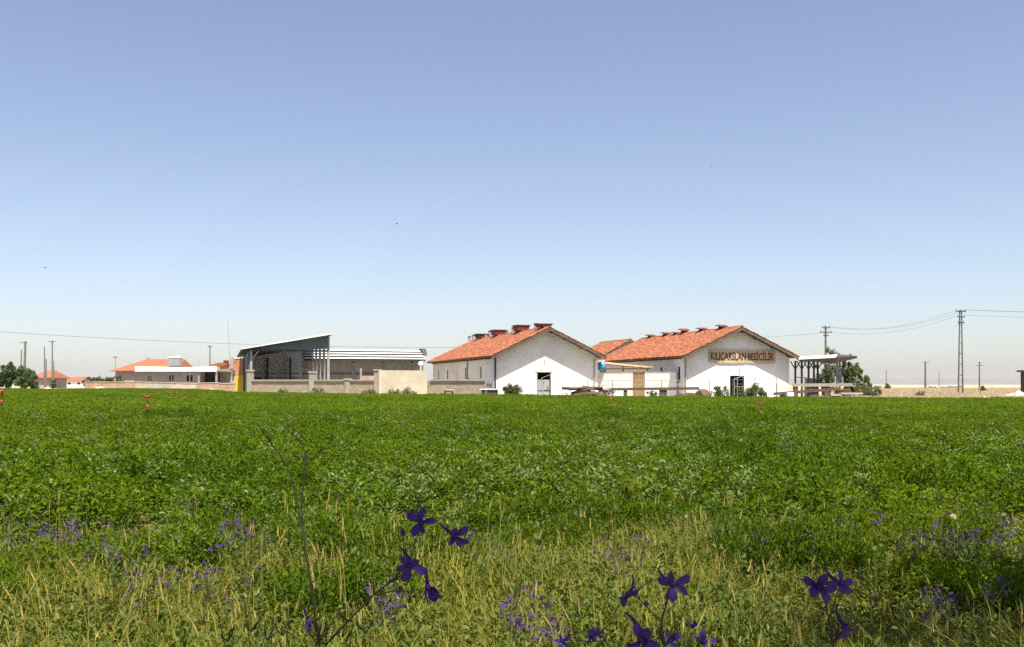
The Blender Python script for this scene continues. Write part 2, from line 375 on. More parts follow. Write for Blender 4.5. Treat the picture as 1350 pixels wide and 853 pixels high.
# low bent-plate vents of the right barn
def plate_vent(H, u, hh, tall=True):
    y = ridge_t(H, u); x = H.W/2; v = empty('ridge_vent', (x, y, H.rz + .06)); v.parent = H.root
    MB().box(-.22, .22, -.3, .3, 0, hh * .6).build('curb', M['dark'], v)
    MB().slab([(-.42, -.4, hh * .55), (.42, -.4, hh * .55), (.35, .0, hh), (-.35, .0, hh)], .05).build('lid', M['rust'], v)
    MB().slab([(-.35, .01, hh), (.35, .01, hh), (.42, .6, hh * .85), (-.42, .6, hh * .85)], .05).build('lid', M['metal'], v)
for u, hh in ((952, .34), (926, .32), (902, .45), (892, .22), (878, .34), (858, .30)): plate_vent(Bn, u, hh)
# name board
sp = hw(Bn, 0, -.10); sx0, sx1 = t_on(935.3, sp, Bn.dx), t_on(1022.3, sp, Bn.dx)
ysg = hw(Bn, sx0, -.10)
zb, zt = Z(478.3, ysg.y + .6), Z(461.3, ysg.y + .6)
sign = empty('name_sign', (ysg.x, ysg.y, zb), R(14), 'long tan name board with dark red capitals on the white gable', 'sign')
SW, SH = sx1 - sx0, zt - zb; split = SW * .563
MB().prism([(0, .06), (split * .3, -.03), (split * .6, -.05), (split - .012, .02), (split - .012, SH), (0, SH)], 0, .05).build('board', M['signboard'], sign)
MB().prism([(split + .012, .02), (split + (SW - split) * .4, -.04), (SW * .9, -.01), (SW, .02), (SW, SH - .05), (split + .012, SH)], 0, .05).build('board', M['signboard'], sign)
for k in (.02, split - .05, split + .05, SW - .02):
    MB().box(k - .02, k + .02, .051, .10, .1, SH - .1).build('batten', M['wood'], sign)
def lettering(txt, x0, x1, z0, h):
    cu = bpy.data.curves.new('lettering', 'FONT'); cu.body = txt; cu.size = 1; cu.extrude = .01; cu.offset = .016
    to = bpy.data.objects.new('tmp', cu); COL.objects.link(to); bpy.context.view_layer.update()
    me = bpy.data.meshes.new_from_object(to.evaluated_get(bpy.context.evaluated_depsgraph_get())); bpy.data.objects.remove(to)
    n = len(me.vertices); co = np.empty(n * 3, 'f'); me.vertices.foreach_get('co', co); co = co.reshape(-1, 3)
    capb, capt = 0.0, .73
    mn, mx = co[:, 0].min(), co[:, 0].max()
    out = np.empty_like(co); out[:, 0] = x0 + (co[:, 0] - mn) / (mx - mn) * (x1 - x0); out[:, 1] = -.012 - co[:, 2]; out[:, 2] = z0 + (co[:, 1] - capb) / (capt - capb) * h
    me.vertices.foreach_set('co', out.ravel()); me.materials.clear(); me.materials.append(M['signred'])
    o = bpy.data.objects.new('lettering', me); COL.objects.link(o); o.parent = sign
lettering('KILIÇARSLAN', .12, split - .09, SH * .22, SH * .60)
lettering('BESİCİLİK', split + .10, SW - .14, SH * .21, SH * .57)

# ------------------------------------------------------------------ compound wall between the barns, with tan door and pole awning
wp = hw(A, A.W + .3, 1.2); wq = hw(Bn, -.25, 1.0); wd_ = (wq - wp); wl = wd_.length; wa = math.atan2(wd_.y, wd_.x); wdn = wd_.normalized()
zc = g(8, 81) - .1
cw = empty('yard_wall', (wp.x, wp.y, zc), wa, 'white rendered yard wall joining the two barns', 'wall')
top = Z(490.3, 81.5) - zc
d0, d1 = t_on(834, wp, wdn), t_on(850, wp, wdn)
MB().box(0, d0, 0, .25, 0, top).build('wall_panel', M['plaster'], cw)
MB().box(d1, wl, 0, .25, 0, top).build('wall_panel', M['plaster'], cw)
MB().box(-.02, d0, -.03, .28, top + .002, top + .05).build('coping', M['concrete'], cw)
MB().box(d1, wl, -.03, .28, top + .002, top + .05).build('coping', M['concrete'], cw)
dd = empty('door', (0, 0, 0)); dd.parent = cw
nb = 5; bw = (d1 - d0) / nb
for i in range(nb): MB().box(d0 + i*bw + .012, d0 + (i+1)*bw - .008, .04 + .006*(i % 2), .10, .05, top - .02).build('plank', M['tanwood'], dd)
MB().box(d0 - .02, d1 + .02, -.02, .25, top + .05, top + .15).build('lintel', M['tanwood'], cw)
st = MB().box(-.28, .62, .35, .6, 0, Z(474, 83) - zc).build('wall_stub', M['plaster'], cw)
aw = empty('pole_awning', (wp.x, wp.y, zc), wa, 'lean-to of peeled wooden poles above the yard wall', 'awning')
x1a = t_on(853, wp, wdn)
for i in range(6):
    MB().tube([(.1, .3 + i * .35, Z(477.2, 82) - zc + i * .02), (x1a * .55, .28 + i * .36, Z(481, 82) - zc + rnd.uniform(-.05, .05)), (x1a, .3 + i * .35, Z(484.2, 82) - zc + rnd.uniform(-.05, .05))], .075 - .006 * i, 7).build('pole', M['palewood'], aw)
for xx in (.7, 2.3, x1a - .1): MB().tube([(xx, .45, top), (xx, .45, Z(477.2, 82) - zc - .75 * xx / x1a + .22)], .06, 7).build('prop', M['wood'], aw)
MB().box(.3, x1a - .4, .2, 2.2, Z(483.5, 82) - zc - .14, Z(483.5, 82) - zc - .08).build('brush_cover', M['wood'], aw)
# blue drum bag and white container hung at the corner
q = wp + wdn * .35
bt = MB().lathe([(.05, -.42), (.30, -.36), (.40, -.1), (.37, .16), (.24, .32), (.1, .38)], sides=12)
tag(bt.build('water_drum', M['blue'], None, True, (q.x + .1, q.y - .3, Z(482, 82))), 'blue plastic drum hanging under the end of the pole awning', 'drum')
tag(MB().lathe([(.17, -.3), (.2, -.26), (.2, .2), (.09, .27), (.07, .33)], sides=12).build('jerrycan', M['whitemetal'], None, True, (q.x - .27, q.y - .28, Z(488.5, 82) + .1)), 'small white container beside the blue drum', 'container')

# ------------------------------------------------------------------ pipe railing in front of the barns
def railing(name, label, pu, Yl, vt, rails, group=None, base=0):
    """posts at picture columns pu on a line at depth Yl(u)"""
    u0 = pu[0]; p0 = (X(u0, Yl(u0)), Yl(u0)); r_ = empty(name, (p0[0], p0[1], g(*p0)), 0, label, 'railing', group)
    P = []
    for u in pu:
        y = Yl(u); P.append(Vector((X(u, y) - p0[0], y - p0[1], Z(vt, y) - g(*p0))))
    for p in P: MB().tube([(p.x, p.y, -.15), (p.x, p.y, p.z + .03)], .035, 6).build('post', M['pipe'], r_)
    for dz in rails:
        for a, c in zip(P, P[1:]):
            MB().tube([a - Vector((0, 0, dz)), (a + c) / 2 - Vector((0, 0, dz + .02)), c - Vector((0, 0, dz))], .022, 6).build('rail', M['pipe'], r_)
    return r_
Yr = lambda u: 77.6 + (u - 740) * .004
railing('pipe_railing', 'grey pipe railing in front of the red-vented barn and the yard wall', [741, 774.5, 807.5, 840, 872, 904, 935.5], Yr, 501.3, (0.0, .37, .75))
railing('pipe_railing', 'taller two-bar pipe frame right of the bushes under the name board', [995.5, 1023.5], lambda u: 78.3, 498.3, (0.0, .42))
railing('pipe_railing', 'low pipe railing running from the gable corner to the canopy', [1024.5, 1047, 1060], lambda u: 78.6, 506, (0.0, .35))
railing('pipe_railing', 'short pipe railing beside the grey barn door', [709.5, 716.5], lambda u: 78.6, 501, (0.0, .4, .8))
gate = empty('open_gate', (X(968, 78.2), 78.2, g(17, 78)), 0, 'open pipe gate with a peaked top in front of the dark barn doorway', 'gate')
xs_ = [0, X(982, 78.2) - X(968, 78.2), X(995, 78.2) - X(968, 78.2)]
zz = [Z(497.5, 78.2), Z(493, 78.2), Z(497.5, 78.2)]
for i in range(2): MB().tube([(xs_[i], 0, zz[i]), (xs_[i+1], 0, zz[i+1])], .03).build('rail', M['steelpost'], gate)
for x_, z_ in ((xs_[0], zz[0]), (xs_[0] + .25, zz[0] + .1)): MB().tube([(x_, 0, -.1), (x_, 0, z_)], .035).build('post', M['pipe'], gate)
MB().tube([(xs_[0], 0, 1.2), (xs_[1], 0, 1.2)], .025).build('rail', M['pipe'], gate)
gate2 = empty('open_gate', (X(714, 78.4), 78.4, g(2, 78)), 0, 'pale pipe gate brace leaning across the grey barn door', 'gate')
q = [(0, 0, Z(498.3, 78.4)), (X(728, 78.4) - X(714, 78.4), 0, Z(492.8, 78.4)), (X(741, 78.4) - X(714, 78.4), 0, Z(500.5, 78.4))]
for a, c in zip(q, q[1:]): MB().tube([a, c], .025).build('rail', M['steelpost'], gate2)
MB().tube([(0, 0, -.1), (0, 0, q[0][2])], .03).build('post', M['pipe'], gate2)

# ------------------------------------------------------------------ feed troughs, heaps, bale
def trough(label, u0, v0, u1, v1, Y, legs, m='wood', th=.2, dep=.5):
    xa, xb = X(u0, Y), X(u1, Y); za, zb_ = Z(v0, Y), Z(v1, Y); gz = g((xa + xb) / 2, Y)
    r_ = empty('feed_trough', (xa, Y, gz), 0, label, 'trough'); L_ = xb - xa; za -= gz; zb_ -= gz
    MB().prism([(0, za - th), (L_, zb_ - th), (L_, zb_), (0, za)], 0, .05).build('front_board', M[m], r_)
    MB().prism([(0, za - th), (L_, zb_ - th), (L_, zb_), (0, za)], dep, dep + .05).build('back_board', M[m], r_)
    MB().prism([(0.01, za - th + .003), (L_ - .01, zb_ - th + .003), (L_ - .01, zb_ - th + .05), (0.01, za - th + .05)], .052, dep - .002).build('floor_board', M[m], r_)
    for u, wl_ in legs:
        x_ = X(u, Y) - xa; zt_ = za + (zb_ - za) * x_ / L_ - th - .003
        MB().box(x_ - wl_/2, x_ + wl_/2, .06, dep - .06, -.3, zt_).build('leg', M['wood'], r_)
trough('long weathered trough standing before the yard wall and its tan door', 806, 511.5, 922, 510.2, 76.6, [(825, .25), (873, .35), (878, .2)])
trough('dark sloping trough in front of the open canopy', 1022, 517.5, 1106, 511, 73.5, [(1034, .5), (1073, .55)], 'wood', .2)
trough('long pale trough under the posts of the open canopy', 1047, 505.6, 1125, 505.2, 77.5, [(1050, .3), (1070, .3), (1090, .3), (1118, .3)], 'concrete', .25)
def heap(name, label, cat, u0, u1, vtop, Y, m, dep=1.2, seed=1, nu=18, nv=10, peak=.5):
    rr = random.Random(seed); xa, xb = X(u0, Y), X(u1, Y); cx = (xa + xb) / 2; gz = g(cx, Y); H_ = Z(vtop, Y) - gz
    b = MB(); ph = [rr.uniform(0, 6) for _ in range(6)]
    for j in range(nv + 1):
        for i in range(nu + 1):
            s, t = i / nu * 2 - 1, j / nv * 2 - 1; sk = s + (.5 - peak) * (1 - s * s)
            h = max(0, 1 - sk * sk) ** .6 * max(0, 1 - t * t) ** .7
            h *= .82 + .18 * math.sin(7 * s + ph[0]) * math.sin(5 * t + ph[1]) + rr.uniform(-.07, .07)
            b.v.append((s * (xb - xa) / 2, t * dep, H_ * h - .06))
    for j in range(nv):
        for i in range(nu):
            a = j * (nu + 1) + i; b.f.append((a, a+1, a+nu+2, a+nu+1))
    return tag(b.build(name, M[m], None, False, (cx, Y, gz)), label, cat)
heap('brush_heap', 'low brown heap of earth and brush before the pipe railing and grey barn door', 'heap', 742, 806, 511.5, 75.6, 'brown', 1.0, 2)
heap('earth_heap', 'low brown earth heap between the trough legs and the round bale', 'heap', 880, 936, 514.5, 75.9, 'brown', 1.0, 3)
heap('earth_heap', 'flat bare earth bank along the field edge before the canopy', 'heap', 1040, 1160, 518.5, 72.0, 'brown', 1.6, 4, 30)
bl = empty('old_log', (X(926, 76.2), 76.2, g(14, 76)), 0, 'thick brown log end lying at the end of the long trough', 'log')
MB().tube([(-.05, -.5, .35), (.05, .1, .40), (.1, .7, .38)], [.62, .66, .6], 12).build('trunk', M['wood'], bl, True)
MB().lathe([(.02, 0), (.58, .005)], sides=12).build('cut_face', M['brown'], bl).matrix_local = Matrix.Translation((-.05, -.512, .35)) @ Matrix.Rotation(R(90), 4, 'X')
for i, (u, v, l_, an) in enumerate(((760, 513.5, 2.2, .1), (772, 512.2, 2.6, -.05), (785, 513, 2.0, .18), (768, 515.5, 1.8, -.2))):
    o = MB().tube([(-l_/2, 0, 0), (0, .05, .06), (l_/2, 0, 0)], [.1, .12, .08], 7).build('branch', M['wood'], None, True, (X(u, 74.6), 74.6 - .25 * (i % 2), Z(v, 74.6)))
    o.rotation_euler = (0, an, .2 - .1 * i)
    tag(o, 'grey dead branch lying on the brown brush heap', 'branch', 'dead branches on the brush heap')
bale = empty('straw_bale', (X(1111, 74.5), 74.5, g(25, 74)), .1, 'brown weathered bale at the end of the sloping trough', 'bale')
MB().lathe([(.2, 0), (.58, .03), (.63, .5), (.58, .97), (.2, 1.0)], (0, 0, 0), 14).build('bale_body', M['brown'], bale)
for zz in (.3, .7): MB().lathe([(.632, zz - .02), (.64, zz), (.632, zz + .02)], (0, 0, 0), 14).build('twine', M['palewood'], bale)
for k, (u, v, l_) in enumerate(((1122, 518, 1.6), (1040, 520.5, .5), (1098, 520, .8))):
    o = MB().box(-l_/2, l_/2, -.2, .2, 0, .12 if k != 1 else .3).build(('plank', 'concrete_block', 'plank')[k], M[('paleplank', 'whitemetal', 'paleplank')[k]] if k == 1 else M['stone'], None, False, (X(u, 72.2), 72.2 - .2 * k, Z(v, 72.2) - .1), .1 * k)
    tag(o, ('pale plank lying right of the brown weathered bale', 'white block at the low end of the sloping trough', 'short pale plank lying left of the brown weathered bale')[k], ('plank', 'block', 'plank')[k])

# ------------------------------------------------------------------ front yard boundary wall with pillars, blocks, cream panel
WL0, WL1 = Vector((X(329, 84.5), 84.5)), Vector((X(641, 79.2), 79.2))
bd = (WL1 - WL0); BL = bd.length; ba = math.atan2(bd.y, bd.x); bdn = bd.normalized(); bz = -.05
bwall = empty('boundary_wall', (WL0.x, WL0.y, bz), ba, 'low grey block wall with pillars in front of the open sheds', 'wall')
hB = 1.72
def tw(u): return t_on(u, WL0, bdn)
mo = MB().box(.1, BL - .05, .04, .20, -.2, hB - .13).build('mortar_core', M['concrete'], bwall)
b = MB(); nrow = 8
for r_ in range(nrow):
    x_ = 0 if r_ % 2 == 0 else -.2
    while x_ < BL:
        xa, xb = max(0.05, x_ + .008), min(BL, x_ + .392)
        if xb - xa > .05:
            jy = rnd.uniform(-.006, .006); b.box(xa, xb, .0 + jy, .03, r_ * .2 + .006, r_ * .2 + .194)
        x_ += .4
tag(b.build('blocks', M['block'], bwall), kind='stuff')
for a, c in ((329, 411), (411, 458), (458, 497), (565, 640)):
    xa, xb = tw(a) + .18, tw(c) - (.18 if c < 600 else 0)
    MB().box(xa, xb, -.10, .30, hB - .127, hB).build('coping', M['concrete'], bwall)
for u, vt in ((329, 487), (411, 489.5), (458, 499), (497, 487)):
    t = tw(u); zt_ = Z(vt, 82) - bz
    pl = MB().box(t - .22, t + .22, -.10, .34, -.2, zt_ - .12).build('pillar', M['concrete'], bwall)
    MB().box(t - .27, t + .27, -.15, .39, zt_ - .118, zt_).build('pillar_cap', M['stone'], pl)
ta, tb = tw(500.5), tw(564)
MB().prism([(ta, -.2), (tb, -.2), (tb, Z(488.8, 81) - bz), (ta, Z(488.2, 82) - bz)], -.22, -.13).build('cream_panel', M['cream'], bwall)
# thing in front: sink-like tub, trough box
tub = empty('white_tub', (X(591.5, 77.6), 77.6, g(-5, 77)), 0, 'shallow white tub on short legs before the block wall', 'tub')
MB().lathe([(.32, .62), (.48, .74), (.54, .80), (.50, .80), (.44, .74)], sides=16).build('basin', M['whitemetal'], tub, True)
for sx in (-.3, .3): MB().box(sx - .06, sx + .06, -.06, .06, -.1, .63).build('leg', M['darkmetal'], tub)
bx = empty('water_trough', (X(645, 77.3), 77.3, g(-2, 77)), -.1, 'dark box trough with a white rim at the barn corner', 'trough')
MB().box(-.66, .66, -.3, .3, 0, .82).build('tank', M['darkmetal'], bx)
MB().box(-.72, .72, -.36, .36, .823, .92).build('rim', M['whitemetal'], bx)
for sx in (-.62, -.2): MB().box(sx - .04, sx + .04, -.345, -.303, 0, .82).build('rib', M['steelpost'], bx)

# ------------------------------------------------------------------ big open shed with single-slope roof
dX, dY = Vector((math.cos(R(16.5)), math.sin(R(16.5)))), Vector((-math.sin(R(16.5)), math.cos(R(16.5))))
fl = Vector((X(329, 87.4), 87.4)); fw = t_on(433, fl, dX); sl_ = 24
sz = g(fl.x, fl.y) - .1
shed = empty('open_shed', (fl.x, fl.y, sz), R(16.5), 'tall open-fronted shed with a grey single-slope roof', 'shed')
zl, zr = Z(461, 88) - sz, Z(442.3, 90) - sz; zbm = Z(461, 89.5) - sz
rf = MB().slab([(-.7, -.5, zl + .02), (fw + .25, -.5, zr + .1), (fw + .25, sl_ + .3, zr + .1), (-.7, sl_ + .3, zl + .02)], .12).build('roof', M['darkmetal'], shed)  # dark slab under the white sheet; interior shade is put into its colour
MB().prism([(-.72, zl - .02), (fw + .27, zr + .05), (fw + .27, zr + .12), (-.72, zl + .05)], -.60, -.545).build('verge_trim', M['whitemetal'], rf)
MB().slab([(-.72, -.54, zl + .07), (fw + .27, -.54, zr + .15), (fw + .27, sl_ + .3, zr + .15), (-.72, sl_ + .3, zl + .07)], .045).build('roof_sheet', M['whitemetal'], rf)
MB().prism([(.9, zbm - .05), (fw - .05, zbm + .02), (fw - .05, zr - .12), (.9, zl + .08)], -.12, -.05).build('gable_panel', M['bluemetal'], shed)
MB().box(0, fw, -.05, .08, zbm - .2, zbm - .04).build('beam', M['darkmetal'], shed)
MB().box(-.1, .0, 0, sl_, 0, zl - .12).build('side_wall', M['bluemetal'], shed)
MB().prism([(.01, 0), (fw - .12, 0), (fw - .12, zr - .2), (.01, zl - .15)], sl_ - .1, sl_).build('back_wall', M['plaster'], shed)
for k in range(1, 4): MB().tube([(0.0, sl_ * k / 4, zl - .25), (fw, sl_ * k / 4, zr - .25)], .1, 6).build('rafter', M['darkmetal'], shed)
MB().box(.02, .24, -.1, .12, 0, zl - .1).build('post', M['steelpost'], shed)
MB().tube([(.15, 0, zl - .9), (.8, 0, zl - .1)], .06).build('brace', M['steelpost'], shed)
for k in range(7): 
    y = k * (sl_ - .3) / 6; MB().box(fw - .11, fw + .11, y, y + .2, 0, zr - .06).build('post', M['steelpost'], shed)
for x_ in (2.6, 5.1): MB().box(x_ - .1, x_ + .1, sl_ - .6, sl_ - .4, 0, zl - .1).build('post', M['darkmetal'], shed)
for zz in (1.9, 2.35): MB().tube([(.05, sl_ - 9, zz), (fw * .8, sl_ - 9, zz)], .05).build('rail', M['darkmetal'], shed)
MB().box(.2, 1.6, sl_ - 9, sl_ - 7.5, 0, 1.9).build('manger', M['darkmetal'], shed)
# long low shed with banded sheet roof
er = Vector((X(561, 108), 108)); el_t = t_on(404, er, dX); EL = -el_t; eo = er + dX * el_t
ezb = g(-18, 100) - .1
shed2 = empty('long_shed', (eo.x, eo.y, ezb), R(16.5), 'long low shed with a banded white sheet roof behind the block wall', 'shed')
z0, z1 = Z(473.6, 107) - ezb, Z(460.2, 110.5) - ezb
nb = 4; dep = 3.6
rf2 = MB().slab([(-.2, -.05, z0 - .16), (EL, -.05, z0 - .16), (EL, dep, z1 - .12), (-.2, dep, z1 - .12)], .08).build('roof', M['darkmetal'], shed2)
for k in range(nb):
    a, c = k / nb, (k + 1) / nb
    yA, yB = dep * a, dep * (c - .085); zA, zB = z0 + (z1 - z0) * a + .06, z0 + (z1 - z0) * (c - .085) - .03
    MB().slab([(-.2, yA, zA), (EL, yA, zA), (EL, yB, zB), (-.2, yB, zB)], .05).build('roof_sheet', M['whitemetal'], rf2)
MB().prism([(dep - 2.2, z1 - .7), (dep + .3, z1 - .75), (dep + .3, z1 + .05), (dep - 1.2, z1 + .05)], EL + .02, EL + .5, 'x').build('gutter_head', M['darkmetal'], rf2)
MB().box(-.2, EL, dep - .3, dep - .2, 0, z1 - .4).build('back_wall', M['metal'], shed2)
for u in (466, 506, 544): 
    t = t_on(u, eo, dX); MB().box(t - .13, t + .13, .05, .25, 0, z0 - .1).build('post', M['darkmetal'], shed2)
t = t_on(557.5, eo, dX); MB().box(t - .1, t + .1, -.05, .12, 0, z0 - .1).build('post', M['steelpost'], shed2)
t = t_on(475, eo, dX); MB().box(t - .1, t + .1, -.45, -.3, 0, z0 - 1.0).build('post', M['steelpost'], shed2)
t = t_on(554, eo, dX); MB().tube([(t, -.2, z0 - .25), (t, -.25, z0 - .6)], [.22, .3], 10).build('lamp', M['whitemetal'], shed2)
MB().tube([(-.2, dep - .5, 2.4), (EL, dep - .5, 2.4)], .05).build('rail', M['darkmetal'], shed2)
o = MB().box(0, X(497, 100) - X(476, 100), 0, .6, 0, Z(495.5, 100) - ezb).build('brick_stack', M['brickwall'], None, False, (X(476, 100), 100, ezb), R(10))
tag(o, 'low stack of orange bricks inside the yard of the long shed', 'bricks')
# yellow cabinet left of the shed
cab = empty('feed_bin', (X(314.5, 90), 90.5, g(-25, 90) - .05), .1, 'tall bin, orange above and yellow below, beside the dark shed wall', 'bin')
MB().box(-.36, .36, -.4, .4, .12, Z(496, 90) - .1).build('lower_case', M['yellow'], cab)
MB().box(-.355, .355, -.39, .39, Z(496, 90) - .097, Z(475, 90)).build('upper_case', M['orangepaint'], cab)
MB().box(-.38, .38, -.43, -.403, .2, .75).build('hatch', M['yellow'], cab)
MB().box(-.4, .4, -.44, .44, Z(475, 90) + .003, Z(474, 90) + .03).build('lid', M['whitemetal'], cab)
for sx in (-.3, .3): MB().box(sx - .05, sx + .05, -.3, .3, -.1, .118).build('foot', M['darkmetal'], cab)

# ------------------------------------------------------------------ open canopy on the right of the right barn
def pt(u, v, Y): return Vector((X(u, Y), Y, Z(v, Y)))
A1, B1, C1, D1, E1 = pt(1053.5, 473.6, 81), pt(1101, 471.3, 80), pt(1104.5, 467.2, 86), pt(1049, 470.6, 88), pt(1130, 469.6, 82.5)
cz = g(27, 80)
can = empty('canopy', (A1.x, A1.y, cz), 0, 'open canopy with white top and dark edge beside the barn with the name board', 'canopy')
off = Vector((A1.x, A1.y, cz)); la = lambda p: p - off
MB().slab([la(A1), la(B1), la(C1), la(D1)], .06).build('roof', M['whitemetal'], can)
F1 = pt(1124, 468.6, 86.5)
MB().slab([la(B1) + Vector((.02, 0, .0)), la(E1), la(F1), la(C1) + Vector((.02, 0, 0))], .06).build('roof', M['darkmetal'], can)  # right plane coloured dark to paint the shaded underside
def fascia(p, q_, h0, h1): 
    p, q_ = la(p), la(q_); n_ = Vector((0, -.04, 0))
    MB().add([p + n_ - Vector((0, 0, .02)), q_ + n_ - Vector((0, 0, .02)), q_ + n_ - Vector((0, 0, h1)), p + n_ - Vector((0, 0, h0)), p - Vector((0, 0, .02)) + n_ * .1, q_ - Vector((0, 0, .02)) + n_ * .1, q_ - Vector((0, 0, h1)) + n_ * .1, p - Vector((0, 0, h0)) + n_ * .1],
             [(0, 1, 2, 3), (7, 6, 5, 4), (0, 4, 5, 1), (1, 5, 6, 2), (2, 6, 7, 3), (3, 7, 4, 0)]).build('fascia', M['shadewood'], can)
fascia(A1 + Vector((.05, 0, 0)), B1, .16, .48); fascia(B1, E1, .48, .16)
MB().slab([la(p) - Vector((0, 0, .09)) for p in (A1, B1, C1, D1)], .05).build('underside_shade_slab', M['shadewood'], can)  # dark slab added below the roof, painting the shade of its underside
for u, Yp, m_ in ((1048.5, 83, 'darkmetal'), (1057, 84, 'darkmetal'), (1066, 82, 'darkmetal'), (1073, 83, 'darkmetal'), (1078, 84.5, 'darkmetal'), (1103.5, 82, 'steelpost'), (1107, 83, 'steelpost')):
    x_ = X(u, Yp) - off.x; zt_ = Z(474 if u < 1100 else 470.6, Yp) - cz - .1
    p_ = MB().box(x_ - .07, x_ + .07, Yp - off.y - .07, Yp - off.y + .07, -.2, zt_).build('post', M[m_], can)
    if u < 1080:
        for s in (-1, 1): MB().tube([(x_, Yp - off.y, zt_ - .75), (x_ + s * .42, Yp - off.y, zt_ - .03)], .05).build('brace', M['wood'], p_)
MB().tube([(X(1106, 82) - off.x, 82 - off.y, Z(481, 82) - cz), (X(1115, 82) - off.x, 81.6 - off.y, 0)], .05).build('brace', M['steelpost'], can)
MB().tube([(X(1048, 83) - off.x, 83 - off.y, Z(497, 83) - cz), (X(1080, 83) - off.x, 83 - off.y, Z(500, 83) - cz)], .045).build('rail', M['pipe'], can)
o = MB().box(0, X(1077, 85) - X(1063, 85), 0, .5, 0, Z(499, 85) - cz).build('metal_tank', M['metal'], None, False, (X(1063, 85), 85, cz))
tag(o, 'grey metal tank standing among the canopy posts', 'tank')

# ------------------------------------------------------------------ farmstead far left
YF = 170; fz = g(-60, YF) - .1
def fxr(u): return X(u, YF)
fh = empty('farmhouse', (fxr(152), YF, fz), 0, 'long tan farmhouse with an orange hipped roof and white parapet', 'house')
ox = fxr(152); q = lambda u: fxr(u) - ox; zq = lambda v: Z(v, YF) - fz
ops = [(q(195.5), q(199.5), zq(502), zq(495.5)), (q(223), q(229), zq(502), zq(494.5)), (q(246), q(254), zq(503), zq(494.5))]
b = MB(); wall_open(b, 'x', 0, .3, 0, q(262), 0, zq(489.5), ops); b.box(0, .3, .302, 9, 0, zq(489.5)); b.box(q(262) - .3, q(262), .302, 9, 0, zq(489.5)); b.build('wall', M['tanwall'], fh)
MB().box(.3, q(287), 8.7, 9, 0, zq(489.8)).build('back_wall', M['tanwall'], fh)
for a, c, e, h_ in ops:
    wn = MB().box(a, c, .12, .16, e, h_).build('window', M['dark'], fh); MB().box((a + c) / 2 - .05, (a + c) / 2 + .05, .08, .118, e, h_).build('mullion', M['whitemetal'], wn)
    MB().box(a - .1, c + .1, -.08, .0, e - .1, e).build('sill', M['stone'], wn)
def hip(b, x0, x1, y0, y1, z0, z1, rx0, rx1, rm):
    b.add([(x0, y0, z0), (x1, y0, z0), (x1, y1, z0), (x0, y1, z0), (rx0, rm, z1), (rx1, rm, z1), (x0, y0, z0 - .15), (x1, y0, z0 - .15), (x1, y1, z0 - .15), (x0, y1, z0 - .15)],
          [(0, 1, 5, 4), (1, 2, 5), (2, 3, 4, 5), (3, 0, 4), (9, 8, 7, 6), (0, 6, 7, 1), (1, 7, 8, 2), (2, 8, 9, 3), (3, 9, 6, 0)]); return b
rf = hip(MB(), q(148), q(236), -.6, 10, zq(488.5), zq(472.6), q(181), q(232), 4.5).build('roof', M['tile'], fh)
MB().box(q(182) - .3, q(182) + .3, 4.2, 4.8, zq(475), zq(470.5)).build('chimney', M['concrete'], rf)
MB().prism([(q(180), zq(490)), (q(287), zq(490)), (q(287), zq(482.5)), (q(252), zq(484)), (q(180), zq(482.8))], -.75, -.62).build('parapet', M['whitemetal'], fh)
MB().box(q(236), q(287), -.6, 9, zq(489.4), zq(487.5)).build('terrace_slab', M['concrete'], fh)
MB().box(q(263.5), q(284), 2.5, 2.6, 0, zq(490)).build('carport_shade_panel', M['dark'], fh)  # near-black sheet painting the shade inside the carport
for u in (263.2, 286.2): MB().box(q(u) - .15, q(u) + .15, -.5, -.2, 0, zq(490)).build('post', M['steelpost'], fh)
wt = empty('water_tank', (fxr(230), YF + .5, Z(483.5, YF)), 0, 'grey rooftop water tank with white top on the farmhouse', 'tank')
MB().box(-1, 1, -.8, .8, .15, 1.5).build('tank_body', M['metal'], wt); MB().box(-1.05, 1.05, -.85, .85, 1.503, 1.72).build('lid', M['whitemetal'], wt)
for sx in (-.85, .85): MB().box(sx - .08, sx + .08, -.7, .7, -.15, .148).build('foot', M['darkmetal'], wt)
MB().box(.2, .8, -.5, .1, 1.723, 1.9).build('hatch', M['whitemetal'], wt)
# car in the carport: only a dark red shape is seen
car = empty('parked_car', (fxr(274), YF + .9, fz), 0, 'dark red car parked in the shade of the farmhouse carport', 'car')
MB().prism([(-1.2, .35), (1.2, .35), (1.25, .8), (1.0, .95), (.6, 1.4), (-.7, 1.42), (-1.1, .95), (-1.25, .8)], -.8, .8).build('body', M['rust'], car)
MB().prism([(.55, 1.3), (-.65, 1.32), (-.95, .98), (.9, .98)], -.815, -.803).build('window', M['dark'], car)
for sx in (-.8, .8):
    o = MB().lathe([(.2, -.1), (.31, -.09), (.31, .09), (.2, .1)], sides=14).build('wheel', M['black'], car); o.location = (sx, -.72, .31); o.rotation_euler = (R(90), 0, 0)
